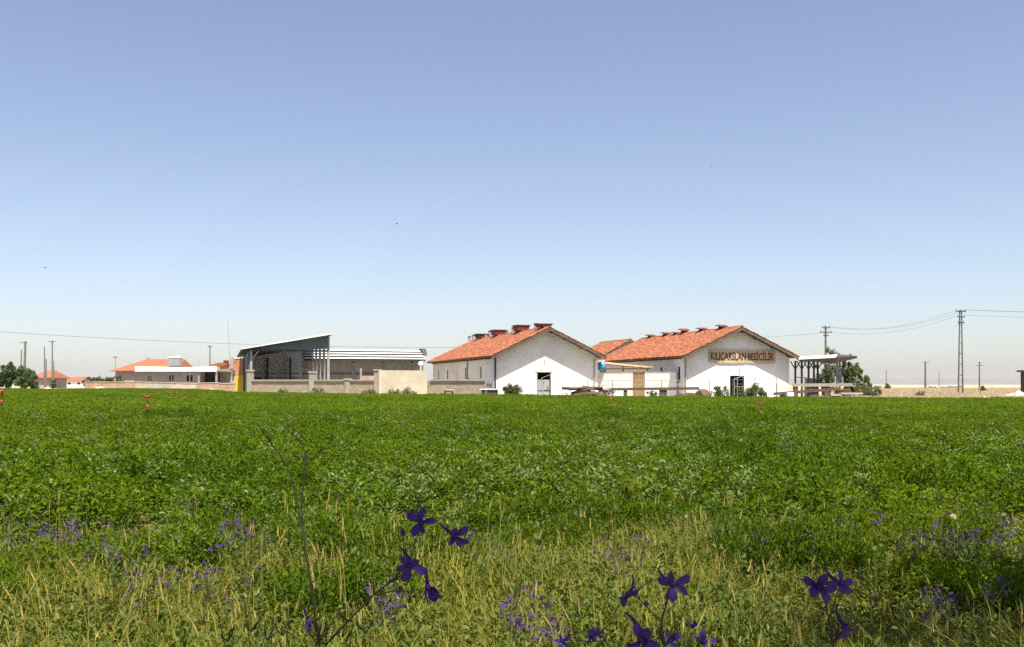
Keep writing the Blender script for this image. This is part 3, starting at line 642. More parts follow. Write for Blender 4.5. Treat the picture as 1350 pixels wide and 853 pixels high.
# yard walls before the farmhouse
def lowwall(label, u0, u1, v0, v1, Y, m, vb=514):
    x0, x1 = X(u0, Y), X(u1, Y); gz = g(x0, Y) - .1
    r_ = empty('garden_wall', (x0, Y, gz), 0, label, 'wall')
    MB().prism([(0, 0), (x1 - x0, 0), (x1 - x0, Z(v1, Y) - gz), (0, Z(v0, Y) - gz)], 0, .3).build('wall_body', M[m], r_)
    MB().prism([(-.02, Z(v0, Y) - gz + .003), (x1 - x0 + .02, Z(v1, Y) - gz + .003), (x1 - x0 + .02, Z(v1, Y) - gz + .12), (-.02, Z(v0, Y) - gz + .12)], -.06, .36).build('coping', M['stone'], r_)
lowwall('brown brick garden wall left of the far farmhouse', 112, 177.5, 504, 504, 164, 'brickwall')
lowwall('pale rough stone wall before the far farmhouse windows', 177.8, 260, 503.8, 506, 163.8, 'stone')
lowwall('brown brick wall below the farmhouse carport', 260.3, 289, 505.5, 505, 164, 'brickwall')
lowwall('low brown wall between the carport and the yellow bin', 289.3, 320, 506, 505.5, 150, 'brickwall')
# brick house behind the shed
jh = empty('brick_house', (X(286, 190), 190, g(-55, 190) - .1), 0, 'unfinished orange brick house partly behind the tall shed', 'house')
jx = lambda u: X(u, 190) - X(286, 190); jz = lambda v: Z(v, 190) - jh.location.z
b = MB(); wall_open(b, 'x', 0, .3, 0, jx(326), 0, jz(488), [(jx(294), jx(299), jz(502), jz(492)), (jx(303), jx(308), jz(502), jz(492))]); b.build('wall', M['tanwall'], jh)
MB().box(jx(289), jx(326), .31, 8, 0, jz(480)).build('upper_wall', M['brick'], jh)
MB().box(jx(286) - .2, jx(326), -.5, .3, jz(488) + .003, jz(486.5)).build('floor_slab', M['concrete'], jh)
MB().prism([(jx(274), jz(481.5)), (jx(290), jz(478)), (jx(302), jz(480)), (jx(290), jz(484.5))], .0, 5).build('roof', M['tile'], jh)
MB().box(jx(294), jx(299), .2, 1.5, jz(481), jz(475)).build('chimney', M['rust'], jh)
MB().box(jx(304.5), jx(308), -.6, .25, jz(486), jz(474)).build('column', M['concrete'], jh)
for a, c, e, h_ in ((294, 299, 502, 492), (303, 308, 502, 492)): MB().box(jx(a), jx(c), .12, .16, jz(e), jz(h_)).build('window', M['dark'], jh)
for u, lab in ((308, 'grey roof barrel on the brick house, nearer the mast'), (313.5, 'grey roof barrel on the brick house, nearer the shed')):
    r_ = empty('water_barrel', (X(u, 190.5), 190.5, Z(480, 190)), 0, lab, 'barrel'); r_.location.z = Z(480, 190)
    MB().lathe([(.3, .5), (.36, .53), (.36, 1.25), (.3, 1.3)], sides=12).build('barrel', M['metal'], r_)
    for sx in (-.25, .25): MB().box(sx - .05, sx + .05, -.2, .2, 0, .5).build('leg', M['darkmetal'], r_)
# small houses farther left
def cottage(label, u0, u1, ve, vr, Y, wm, rm='tile', vb=508):
    x0, x1 = X(u0, Y), X(u1, Y); gz = g(x0, Y) - .1
    r_ = empty('cottage', (x0, Y, gz), 0, label, 'house'); L_ = x1 - x0; e, h_ = Z(ve, Y) - gz, Z(vr, Y) - gz
    n = max(2, int(L_ / 3)); ops = [(L_ * (k + .35) / n, L_ * (k + .65) / n, e * .4, e * .75) for k in range(n)]
    b = MB(); wall_open(b, 'x', 0, .3, .3, L_ - .3, 0, e, ops); b.box(0.3, L_ - .3, 7.5, 7.8, 0, e); b.box(.3, .6, .302, 7.498, 0, e); b.box(L_ - .6, L_ - .3, .302, 7.498, 0, e); b.build('wall', M[wm], r_)
    for a, c, z_, t_ in ops: MB().box(a, c, .12, .16, z_, t_).build('window', M['dark'], r_)
    hip(MB(), -.2, L_ + .2, -.5, 8.3, e + .16, h_, L_ * .22, L_ * .8, 3.9).build('roof', M[rm], r_)
cottage('small orange-roofed cottage behind the slim poles', 43, 66, 499, 488, 190, 'tanwall')
cottage('tiny red-roofed house far off beyond the dry field', 85, 110, 502.3, 496.5, 420, 'plaster')
cottage('far brown-roofed house half hidden by the hedge', 128, 146, 502.5, 498.5, 520, 'tanwall')

# ------------------------------------------------------------------ poles, masts and lines
def pole(name, label, u, vtop, Y, r=.13, arms=(), A2=False, m='pole', group=None, lean=0):
    x = X(u, Y); gz = g(x, Y); H_ = Z(vtop, Y) - gz
    r_ = empty(name, (x, Y, gz), 0, label, 'pole', group)
    if A2:
        for s in (-1, 1): MB().tube([(s * .26, 0, -.4), (s * .10, 0, H_)], [.10, .07], 8).build('leg', M[m], r_)
        for k in range(1, 8):
            z_ = H_ * k / 8; w_ = .26 - .16 * k / 8; MB().box(-w_, w_, -.05, .05, z_ - .05, z_ + .05).build('rung', M[m], r_)
    else: MB().tube([(0, 0, -.4), (lean, 0, H_)], [r, r * .65], 8).build('shaft', M[m], r_)
    for dz, hw_ in arms:
        a_ = MB().box(-hw_, hw_, -.16, -.06, H_ - dz - .05, H_ - dz + .05).build('crossarm', M['darkmetal'], r_)
        for sx in (-hw_ + .06, 0, hw_ - .06): MB().lathe([(.05, 0), (.07, .06), (.05, .12), (.06, .18)], (sx, -.11, H_ - dz + .051), 8).build('insulator', M['pipe'], a_)
    return Vector((x, Y, gz + H_))
T1 = pole('power_pole', 'tall twin-legged concrete power pole on the dry ground', 1266.5, 409, 110, arms=((.15, .55), (.75, .4), (1.4, .35)), A2=True)
T2 = pole('power_pole', 'power pole with crossarms rising behind the canopy and willow', 1088.5, 429.5, 120, .17, ((.25, .5), (.8, .7), (1.2, .3)))
pole('power_pole', 'far thick power pole with a short crossarm left of the twin-legged pole', 1220, 476.5, 260, .32, ((.2, .9),))
pole('power_pole', 'far power pole with a side lamp right of the twin-legged pole', 1291.3, 477, 255, .24, ((.3, .3), (1.0, .9)))
pole('utility_pole', 'very thin far pole just left of the twin-legged pole', 1238, 489, 330, .14)
pole('utility_pole', 'far plain pole standing behind the dark bush right of the willow', 1168.5, 488, 300, .16)
pole('utility_pole', 'thin pole rising behind the two field trees, thinner of two', 27, 461, 190, .16, lean=.2)
pole('power_pole', 'thick pale pole with crossarm rising behind the two field trees', 31.5, 450, 195, .30, ((.3, .7),), lean=.3)
pole('utility_pole', 'slim pole in front of the small orange cottage', 58.7, 457, 180, .15)
pole('utility_pole', 'short stout pole beside the cottage wall', 60.8, 473, 178, .16)
pole('power_pole', 'tall slim power pole right of the small orange cottage', 69, 449.5, 185, .17, ((.15, .6),))
pole('utility_pole', 'short thin pole beside the grey bush left of the hedge', 71, 476, 187, .12)
pole('lamp_post', 'grey post with a flat head behind the farmhouse carport', 276.8, 456, 200, .16, ((.1, .45),))
pole('antenna_mast', 'very thin leaning antenna mast behind the brick house', 306, 424, 200, .07, lean=-.9, m='steelpost')
pole('antenna_mast', 'thin aerial above the left end of the farmhouse roof', 152.5, 470.5, 180, .06, ((.1, .35),))
# pillar at the right border
gp = empty('gate_pillar', (X(1352.5, 85), 85, g(44, 85)), 0, 'dark pillar with a wide cap on the dry ground', 'pillar')
MB().box(-.3, .3, -.3, .3, -.2, Z(488.5, 85)).build('shaft', M['wood'], gp); MB().box(-.55, .55, -.5, .5, Z(488.5, 85) + .003, Z(486.6, 85) + .02).build('cap', M['darkmetal'], gp)
def line(label, p, q_, sag, r=.012):
    p, q_ = Vector(p), Vector(q_); pts = [p.lerp(q_, k / 24) - Vector((0, 0, sag * 4 * (k / 24) * (1 - k / 24))) for k in range(25)]
    tag(MB().tube([a - p for a in pts], r, 4, False).build('power_line', M['wire'], None, False, p), label, 'cable', 'overhead power lines')
GR = T1 + Vector((0, -.11, 0)); GL = T2 + Vector((0, -.11, 0))
for k, (dx1, dz1, dx2, dz2) in enumerate(((-.45, .05, -.4, -.05), (.45, .05, .4, -.05), (-.3, -.55, -.6, -.6))):
    line('thin power line sagging between the twin-legged pole and the willow pole', GL + Vector((dx2, 0, dz2)), GR + Vector((dx1, 0, dz1)), 1.1, .011)
far_r = Vector((T1.x + 55, 104, T1.z))
for dx1, dz1 in ((-.45, .05), (.45, .05), (.3, -.55)):
    line('thin power line running from the twin-legged pole over the dry ground', GR + Vector((dx1, 0, dz1)), far_r + Vector((dx1, 0, dz1 + .1)), .75, .011)
pole('power_pole', 'power pole carrying the lines on beyond the dark pillar', 675 + far_r.x / far_r.y * F, HZ - (far_r.z - CZ) / far_r.y * F, far_r.y, .17, ((.1, .55), (.7, .4)))
lp = Vector((-62, 88, Z(419, 88)))
line('single wire crossing the sky behind the tall shed', lp, GL + Vector((-.6, 0, -.9)), 2.2, .014)
pole('power_pole', 'power pole carrying the single wire beyond the two field trees', 675 + lp.x / lp.y * F, 418, lp.y, .17, ((.0, .5),))

# ------------------------------------------------------------------ trees and bushes
def leaf_quad(b, p, n_, up_, l_, w_):
    a = n_.cross(up_); 
    if a.length < 1e-3: a = n_.cross(Vector((1, 0, 0)))
    a.normalize(); c = a.cross(n_).normalized()
    b.add([p - c * l_ * .5, p + a * w_ * .5, p + c * l_ * .5, p - a * w_ * .5], [(0, 1, 2, 3)])
def rvec(rr):
    while True:
        v = Vector((rr.uniform(-1, 1), rr.uniform(-1, 1), rr.uniform(-1, 1)))
        if .05 < v.length < 1: return v.normalized()
def tree(name, label, cat, loc, H_, rx, z0, nclump, nleaf, ls, m, seed, trunk_r=.12, droop=0, stems=1, group=None):
    rr = random.Random(seed); r_ = empty(name, loc, 0, label, cat, group)
    tips = []; b = MB()
    for s in range(stems):
        bx_, by_ = (rr.uniform(-.3, .3) * rx, rr.uniform(-.3, .3) * rx) if stems > 1 else (0, 0)
        lean = Vector((rr.uniform(-.1, .1) * H_, rr.uniform(-.1, .1) * H_, 0)); top_ = Vector((bx_, by_, H_ * .85)) + lean
        b.tube([(bx_, by_, -.1), Vector((bx_, by_, H_ * .4)) + lean * .3, top_], [trunk_r, trunk_r * .7, trunk_r * .2], 7)
        for k in range(6):
            t = rr.uniform(.3, .8); p0 = Vector((bx_, by_, H_ * t * .85)) + lean * t
            d_ = Vector((rr.uniform(-1, 1), rr.uniform(-1, 1), rr.uniform(.2, .9))).normalized()
            b.tube([p0, p0 + d_ * rx * .45, p0 + d_ * rx * .75 + Vector((0, 0, .1 * H_ * (1 - droop)))], [trunk_r * .45, trunk_r * .3, trunk_r * .1], 5)
    b.build('trunk', M['bark'], r_)
    b = MB(); zc_ = (z0 + H_) / 2; hz = (H_ - z0) / 2
    for k in range(nclump):
        d_ = rvec(rr) * (rr.random() ** .4); cl = Vector((d_.x * rx, d_.y * rx, zc_ + d_.z * hz)); cr = rx * rr.uniform(.16, .34)
        for _ in range(nleaf // nclump):
            o_ = rvec(rr) * cr * rr.random() ** .5; o_.z *= 1 + droop
            leaf_quad(b, cl + o_, (rvec(rr) + Vector((0, 0, .5))).normalized(), rvec(rr), ls * rr.uniform(.7, 1.3), ls * rr.uniform(.4, .6))
    b.build('crown', M[m], r_)
    return r_
def bush(label, u, v_top, Y, wpx, seed, m='leafdark', ls=.1, n=900, cat='bush'):
    x = X(u, Y); gz = g(x, Y); H_ = Z(v_top, Y) - gz
    return tree('bush', label, cat, (x, Y, gz), H_, wpx / 2 / F * Y, 0.0, 30, n * 2, ls * 1.15, m, seed, .04, 0, 4)
bush('green bush at the white gable of the red-vented barn', 675, 505, 77.2, 34, 11, 'leafdark', .11, 1400)
bush('small dark green bush right of the thick log', 950, 510, 76, 28, 12, 'leafdark', .1, 1100)
bush('broad dark green bush under the name board', 991, 507, 75.8, 40, 13, 'leafdark', .11, 1700)
bush('thin weed tuft at the foot of the trough before the tan door', 860, 514, 76, 16, 14, 'leafgrey', .09, 350)
bush('thin weed tuft beside the brown brush heap', 798, 511, 75.8, 26, 15, 'leafgrey', .09, 450)
for u, sd in ((372, 16), (420, 21), (487, 22), (520, 17), (540, 18)): 
    o = bush('low green weed at the foot of the block wall', u, 511.5 + (sd % 3), 79.5, 22, sd, 'leafgrey', .09, 420); o['group'] = 'weeds along the block wall'
bush('dark green bush on the dry ground right of the willow', 1152, 508, 76, 20, 19, 'leafgrey', .1, 700)
bush('low dark bush on the dry ground before the far poles', 1214, 516, 78, 24, 20, 'leafgrey', .1, 500)
bush('round far bush at the foot of the thick far pole', 1170, 505.5, 230, 9, 23, 'leafdark', .3, 300)
bush('tiny far bush below the pole with the side lamp', 1296, 509.5, 150, 12, 24, 'leafdark', .2, 300)
tree('willow_tree', 'willow with yellow-green drooping leaves at the canopy edge', 'tree', (X(1121, 87), 87, g(30, 87)), Z(467, 87), .95, .3, 34, 3600, .2, 'leafwillow', 31, .14, .8, 2)
tree('willow_tree', 'tall willow whose tip rises above the canopy roof', 'tree', (X(1097, 93), 93, g(30, 93)), Z(456.5, 93), 1.3, .8, 30, 2800, .19, 'leafgrey', 32, .14, .4, 2)
tree('willow_tree', 'darker willow seen between the canopy posts', 'tree', (X(1089, 90), 90, g(30, 90)), Z(476, 90), .9, .5, 22, 2000, .18, 'leafgrey', 33, .1, .5, 2)
tree('willow_sapling', 'small pale sapling right of the canopy willow', 'tree', (X(1139, 84), 84, g(30, 84)), Z(486, 84), .75, .1, 20, 2200, .16, 'leafwillow', 34, .05, .6, 2)
tree('willow_sapling', 'lowest yellow-green sapling at the end of the pale trough', 'tree', (X(1138, 80), 80, g(30, 80)), Z(506, 80), .75, .1, 14, 800, .12, 'leafwillow', 35, .05, .2, 3)
tree('leafy_tree', 'dark green tree beyond the field beside a lighter one', 'tree', (X(10, 150), 150, g(-70, 150)), Z(480, 150), 1.5, .2, 50, 6000, .32, 'leafdark', 36, .16, .2, 2)
tree('leafy_tree', 'lighter green tree beside the dark field tree', 'tree', (X(32, 150), 150, g(-70, 150)), Z(484, 150), 1.4, .2, 46, 5000, .32, 'leafwillow', 37, .14, .2, 2)
tree('leafy_tree', 'low green bush-like tree before the orange cottage', 'tree', (X(43, 148), 148, g(-70, 148)), Z(495, 148), 1.0, .1, 26, 2500, .3, 'leafdark', 38, .08, .2, 3)
bush('grey bush right of the slim poles by the cottage', 71, 499, 150, 9, 39, 'leafgrey', .22, 500)
for i, u in enumerate((116, 124, 132, 140, 147)):
    o = bush('dark rounded bush in the hedge left of the farmhouse', u, 494.5 + (i * 7 % 3), 200, 14, 40 + i, 'leafdark', .3, 450); o['group'] = 'hedge left of the farmhouse'
bush('green shrub at the hipped-roof corner of the farmhouse', 157, 494, 167, 11, 50, 'leafgrey', .24, 500)
# roadside tree behind the camera: its shade lies over the nearest flowers
tree('roadside_tree', 'broad leafy roadside tree overhanging the dark violet flowers', 'tree', (.4, -2.6, .45), 6.2, 3.3, 2.9, 90, 15000, .13, 'leafdark', 60, .16, 0, 1)
tree('roadside_tree', 'smaller roadside tree shading the corner of the dry meadow', 'tree', (3.85, 2.2, .2), 5.4, 1.65, 3.3, 60, 9500, .14, 'leafdark', 61, .12, 0, 1)

# ------------------------------------------------------------------ dry ground on the right: stones, pale heaps
heap('sand_heap', 'long pale sand heap on the dry ground near the dark pillar', 'heap', 1322, 1365, 513.5, 80, 'stone', 1.2, 6, 24)
heap('sand_heap', 'small pale heap at the field edge below the dark pillar', 'heap', 1292, 1302, 520, 70.5, 'stone', .5, 7, 8)
heap('sand_heap', 'pale sand heap at the field edge before the brown garden wall', 'heap', 122, 142, 508.5, 150, 'cream', 1.0, 8, 10)
heap('sand_heap', 'pale sand heap below the brick wall of the carport', 'heap', 272, 287, 511.5, 140, 'cream', 1.0, 9, 10)
heap('sand_heap', 'pale earth bank below the small orange cottage', 'heap', 50, 82, 509.5, 150, 'cream', 1.0, 10, 12)
for i, (u, vt, Y, wpx) in enumerate(((1262, 508.3, 330, 12), (1250, 509, 340, 8), (1160, 507.8, 360, 5), (1232, 508.6, 350, 5))):
    x = X(u, Y); gz = g(x, Y); hw_ = wpx / 2 / F * Y
    r_ = empty('far_shed', (x, Y, gz), 0, ('wide low far shed left of the twin-legged pole', 'small far shed left of the wide low one', 'tiny far hut behind the willow side bushes', 'tiny far hut by the very thin pole')[i], 'shed')
    MB().box(-hw_, hw_, 0, 4, 0, Z(vt, Y) - gz - .3).build('wall', M['brickwall'], r_); MB().slab([(-hw_ - .3, -.3, Z(vt, Y) - gz - .28), (hw_ + .3, -.3, Z(vt, Y) - gz - .28), (hw_ + .3, 4.3, Z(vt, Y) - gz + .3), (-hw_ - .3, 4.3, Z(vt, Y) - gz + .3)], .1).build('roof', M['metal'], r_)

# ------------------------------------------------------------------ scattered vegetation (geometry nodes)
def scatter(name, pts, protos, label, seed=0):
    """pts: array of x, y, z, rotz, scale ; protos: list of meshes"""
    pc = bpy.data.collections.new(name + '_sources')
    for i, me in enumerate(protos):
        o = bpy.data.objects.new(f'{name}_source', me); pc.objects.link(o)
    pts = np.asarray(pts, dtype='f')
    me = bpy.data.meshes.new(name); me.vertices.add(len(pts)); me.vertices.foreach_set('co', pts[:, :3].ravel())
    a = me.attributes.new('rotz', 'FLOAT', 'POINT'); a.data.foreach_set('value', np.ascontiguousarray(pts[:, 3]))
    a = me.attributes.new('scl', 'FLOAT_VECTOR', 'POINT')
    a.data.foreach_set('vector', np.ascontiguousarray(np.stack([pts[:, 4], pts[:, 4], pts[:, 5]], 1)).ravel())
    o = bpy.data.objects.new(name, me); COL.objects.link(o)
    ng = bpy.data.node_groups.new(name, 'GeometryNodeTree')
    ng.interface.new_socket('Geometry', in_out='INPUT', socket_type='NodeSocketGeometry'); ng.interface.new_socket('Geometry', in_out='OUTPUT', socket_type='NodeSocketGeometry')
    N = ng.nodes; L = ng.links
    gi = N.new('NodeGroupInput'); go = N.new('NodeGroupOutput'); ip = N.new('GeometryNodeInstanceOnPoints'); ci = N.new('GeometryNodeCollectionInfo')
    ci.inputs['Collection'].default_value = pc; ci.inputs['Separate Children'].default_value = True; ci.inputs['Reset Children'].default_value = True
    ip.inputs['Pick Instance'].default_value = True
    na = N.new('GeometryNodeInputNamedAttribute'); na.data_type = 'FLOAT'; na.inputs[0].default_value = 'rotz'
    ns = N.new('GeometryNodeInputNamedAttribute'); ns.data_type = 'FLOAT_VECTOR'; ns.inputs[0].default_value = 'scl'
    cx = N.new('ShaderNodeCombineXYZ'); rv = N.new('FunctionNodeRandomValue'); rv.data_type = 'INT'
    imin = [s for s in rv.inputs if s.name == 'Min' and s.type == 'INT'][0]; imax = [s for s in rv.inputs if s.name == 'Max' and s.type == 'INT'][0]
    imin.default_value = 0; imax.default_value = len(protos) - 1
    out_i = [s for s in rv.outputs if s.type == 'INT'][0]
    L.new(gi.outputs[0], ip.inputs['Points']); L.new(ci.outputs[0], ip.inputs['Instance']); L.new(out_i, ip.inputs['Instance Index'])
    L.new(na.outputs['Attribute'], cx.inputs[2]); L.new(cx.outputs[0], ip.inputs['Rotation'])
    L.new(ns.outputs['Attribute'], ip.inputs['Scale']); L.new(ip.outputs[0], go.inputs[0])
    md = o.modifiers.new('scatter', 'NODES'); md.node_group = ng
    return tag(o, label, None, None, 'stuff')
def multi_mesh(name, parts):
    """parts: list of (MB, material) -> one mesh with several materials"""
    me = bpy.data.meshes.new(name); v = []; f = []; mi = []
    for k, (b_, m_) in enumerate(parts):
        n = len(v); v += b_.v; f += [tuple(i + n for i in q_) for q_ in b_.f]; mi += [k] * len(b_.f); me.materials.append(m_)
    me.from_pydata(v, [], f); me.polygons.foreach_set('material_index', mi); me.update(); return me
def oval_leaf(b, p, dirv, n_, l_, w_, fold=.25):
    a = dirv.cross(n_).normalized(); d_ = dirv.normalized(); n_ = a.cross(d_)
    up_ = n_ * w_ * fold
    b.add([p, p + d_ * l_ * .35 + a * w_ * .5 + up_, p + d_ * l_ * .75 + a * w_ * .36 + up_ * .6, p + d_ * l_ - n_ * l_ * .08, p + d_ * l_ * .75 - a * w_ * .36 + up_ * .6, p + d_ * l_ * .35 - a * w_ * .5 + up_, p + d_ * l_ * .5],
          [(0, 1, 6), (1, 2, 6), (2, 3, 6), (3, 4, 6), (4, 5, 6), (5, 0, 6)])
def crop_patch(seed, size, nplants, nl, ls, hgt, rad, palef=.06, flat=False):
    rr = random.Random(seed); b = MB(); bs = MB(); bp_ = MB()
    for _ in range(nplants):
        px, py = rr.uniform(-.5, .5) * size, rr.uniform(-.5, .5) * size; h = hgt * rr.uniform(.72, 1.12); lean = Vector((rr.uniform(-.2, .2), rr.uniform(-.2, .2), 1))
        tgt = bp_ if rr.random() < palef else b
        if not flat: bs.tube([(px, py, 0), Vector((px, py, 0)) + lean * h * .9], [.006, .003], 3, False)
        for k in range(nl):
            t = rr.random() ** .6; ang = rr.uniform(0, 6.283); rd = rad * (1.05 - .65 * t ** 2) * rr.random() ** .5
            p = Vector((px, py, 0)) + lean * h * (.25 + .75 * t) + Vector((math.cos(ang) * rd, math.sin(ang) * rd, 0))
            d_ = Vector((math.cos(ang + rr.uniform(-.9, .9)), math.sin(ang + rr.uniform(-.9, .9)), rr.uniform(-.35, 1.3)))
            n_ = Vector((rr.uniform(-1, 1), rr.uniform(-1, 1), .8))
            l_ = ls * rr.uniform(.6, 1.25)
            if flat: leaf_quad(tgt, p, n_.normalized(), d_, l_, l_ * .62)
            else: oval_leaf(tgt, p, d_, n_, l_, l_ * rr.uniform(.38, .55))
    return multi_mesh('crop_patch', [(b, M['crop']), (bs, M['cropstem']), (bp_, M['croppale'])])
near = [crop_patch(100 + i, 1.0, 26, 90, .046, .46, .14, .16) for i in range(5)]
far = [crop_patch(120 + i, 2.0, 90, 52, .056, .46, .17, .02, True) for i in range(4)]
rng = np.random.default_rng(5)
def hvar(x, y): return 1 + .10 * math.sin(x * .7 + .3 * y) * math.sin(y * .45 + 1) + .06 * math.sin(x * 1.9 + 2) 
P = []; PP = []; y = 5.5
def pale_zone(x, y): return math.sin(x * .8 + 1.2) + .8 * math.sin(x * .31 + y * .9) > .55 and 8.2 < y < 15 and x > -1.5
while y < 30:
    for x in np.arange(-.56 * y - 4, .56 * y + 4, .82):
        xx, yy = x + rng.uniform(-.3, .3), y + rng.uniform(-.3, .3)
        if yy > near_edge(xx) + .2: 
            s = rng.uniform(.85, 1.15); e = min(1, .62 + .3 * (yy - near_edge(xx)))
            (PP if pale_zone(xx, yy) else P).append((xx, yy, g(xx, yy), rng.uniform(0, 6.28), s, e * rng.uniform(.9, 1.08) * hvar(xx, yy)))
    y += .82
for _ in range(90):
    xx = rng.uniform(-5, 5); yy = near_edge(xx) - abs(rng.normal(0, .9))
    if yy > 4.4: P.append((xx, yy, g(xx, yy), rng.uniform(0, 6.28), rng.uniform(.35, .6), rng.uniform(.55, .95)))
scatter('crop_plants', P, near, 'dense leafy green crop covering the near part of the field')
scatter('pale_crop', PP, [crop_patch(140 + i, 1.0, 26, 80, .050, .48, .14, .5) for i in range(3)], 'crop with paler silvery leaves in drifts across the near field')
P = []; y = 29.5
while y < 142:
    st_ = 1.55 if y < 70 else 1.7
    for x in np.arange(-.56 * y - 10, .56 * y + 6, st_):
        xx, yy = x + rng.uniform(-.5, .5), y + rng.uniform(-.5, .5)
        if yy < far_edge(xx) - .8: P.append((xx, yy, g(xx, yy), rng.uniform(0, 6.28), rng.uniform(.9, 1.15), rng.uniform(.92, 1.08) * (1 + .06 * math.sin(xx * .35 + .2 * yy))))
    y += st_
scatter('far_crop', P, far, 'green crop stretching to the farm at the back of the field')
# meadow edge in front
def blade(b, rr, px, py, h, w_, bend, ang):
    d_ = Vector((math.cos(ang), math.sin(ang), 0)); a = Vector((-d_.y, d_.x, 0)); p0 = Vector((px, py, 0))
    pts = [p0, p0 + Vector((0, 0, h * .4)) + d_ * bend * .15 * h, p0 + Vector((0, 0, h * .78)) + d_ * bend * .5 * h, p0 + Vector((0, 0, h)) + d_ * bend * h]
    b.add([pts[0] - a * w_ * .5, pts[0] + a * w_ * .5, pts[1] - a * w_ * .5, pts[1] + a * w_ * .5, pts[2] - a * w_ * .35, pts[2] + a * w_ * .35, pts[3]], [(0, 1, 3, 2), (2, 3, 5, 4), (4, 5, 6)])
def ear(b, rr, p, d_, l_=.06):
    d_ = d_.normalized(); a = d_.cross(Vector((.3, .9, .1))).normalized(); c = d_.cross(a)
    b.tube([p, p + d_ * l_ * .5, p + d_ * l_], [.002, .004, .0012], 4)
    for k in range(12):
        t = k / 12; ang = k * 2.4; r_ = a * math.cos(ang) + c * math.sin(ang); q0 = p + d_ * l_ * t
        q1 = q0 + d_ * l_ * .75 + r_ * l_ * .22; s = d_.cross(r_).normalized() * .0012
        b.add([q0 - s, q0 + s, q1], [(0, 1, 2)])
def meadow_patch(seed, size, nb, ne, nw):
    rr = random.Random(seed); b = MB(); e = MB(); wv = MB(); pf = MB()
    for _ in range(nb):
        blade(b, rr, rr.uniform(-.5, .5) * size, rr.uniform(-.5, .5) * size, rr.uniform(.06, .30), rr.uniform(.003, .008), rr.uniform(.05, 1.1), rr.uniform(0, 6.28))
    for _ in range(ne):
        px, py = rr.uniform(-.5, .5) * size, rr.uniform(-.5, .5) * size; h = rr.uniform(.2, .38); dd_ = Vector((rr.uniform(-.4, .4), rr.uniform(-.4, .4), 1))
        blade(e, rr, px, py, h, .003, 0, 0); ear(e, rr, Vector((px, py, h * .97)), dd_, rr.uniform(.03, .055))
    for _ in range(nw):
        px, py = rr.uniform(-.5, .5) * size, rr.uniform(-.5, .5) * size; h = rr.uniform(.06, .30)
        for k in range(rr.randint(5, 11)):
            an = rr.uniform(0, 6.28); d_ = Vector((math.cos(an), math.sin(an), rr.uniform(-.2, 1.2)))
            oval_leaf(wv, Vector((px + rr.gauss(0, .02), py + rr.gauss(0, .02), h * rr.uniform(.4, 1))), d_, Vector((rr.uniform(-.9, .9), rr.uniform(-.9, .9), .9)), rr.uniform(.014, .04), rr.uniform(.008, .02))
    return multi_mesh('meadow_patch', [(b, M['grass']), (e, M['straw']), (wv, M['weed'])])
mead = [meadow_patch(200 + i, .7, (760, 420, 560)[i % 3], 4 + 4 * (i % 3), (110, 320, 220)[i % 3]) for i in range(6)]
P = []; y = 1.7
while y < 9.4:
    for x in np.arange(-.56 * y - 1.6, .56 * y + 1.6, .36):
        xx, yy = x + rng.uniform(-.15, .15), y + rng.uniform(-.15, .15)
        ov = yy - near_edge(xx)
        if ov < .5 and rng.random() > max(0, ov + .3): P.append((xx, yy, g(xx, yy) - .01, rng.uniform(0, 6.28), rng.uniform(.85, 1.2), rng.uniform(.7, 1.15) * (1.3 if rng.random() < .1 else 1) * (1 + .2 * math.sin(xx * 2.1 + 1) * math.sin(yy * 1.7))))
    y += .36
scatter('meadow_grass', P, mead, 'yellow-green grass and weeds at the near field edge')
# dry grass on the waste ground to the right and behind
def dry_patch(seed):
    rr = random.Random(seed); b = MB()
    for _ in range(260): blade(b, rr, rr.gauss(0, .55), rr.gauss(0, .55), rr.uniform(.12, .5), .03, rr.uniform(0, .8), rr.uniform(0, 6.28))
    return multi_mesh('dry_patch', [(b, M['dryg'])])
P = []
for _ in range(5200):
    y = 69 + 240 * rng.random() ** 1.7; u = rng.uniform(1105, 1400); x = X(u, y)
    if y > far_edge(x) + .3: P.append((x, y, g(x, y), rng.uniform(0, 6.28), rng.uniform(.8, 1.6), rng.uniform(.5, 1.25)))
for _ in range(900):
    y = 142 + 60 * rng.random(); u = rng.uniform(-60, 320); x = X(u, y)
    if y > far_edge(x) + 2: P.append((x, y, g(x, y), rng.uniform(0, 6.28), rng.uniform(.8, 1.6), rng.uniform(.4, .8)))
for _ in range(420):
    u = rng.uniform(560, 1120); y = rng.uniform(70, 79); x = X(u, y)
    if y > far_edge(x) + .1 and y < 77.3: P.append((x, y, g(x, y), rng.uniform(0, 6.28), rng.uniform(.5, .9), rng.uniform(.3, .7)))
scatter('dry_grass', P, [dry_patch(300 + i) for i in range(4)], 'straw-coloured dry grass on the waste ground around the farm')

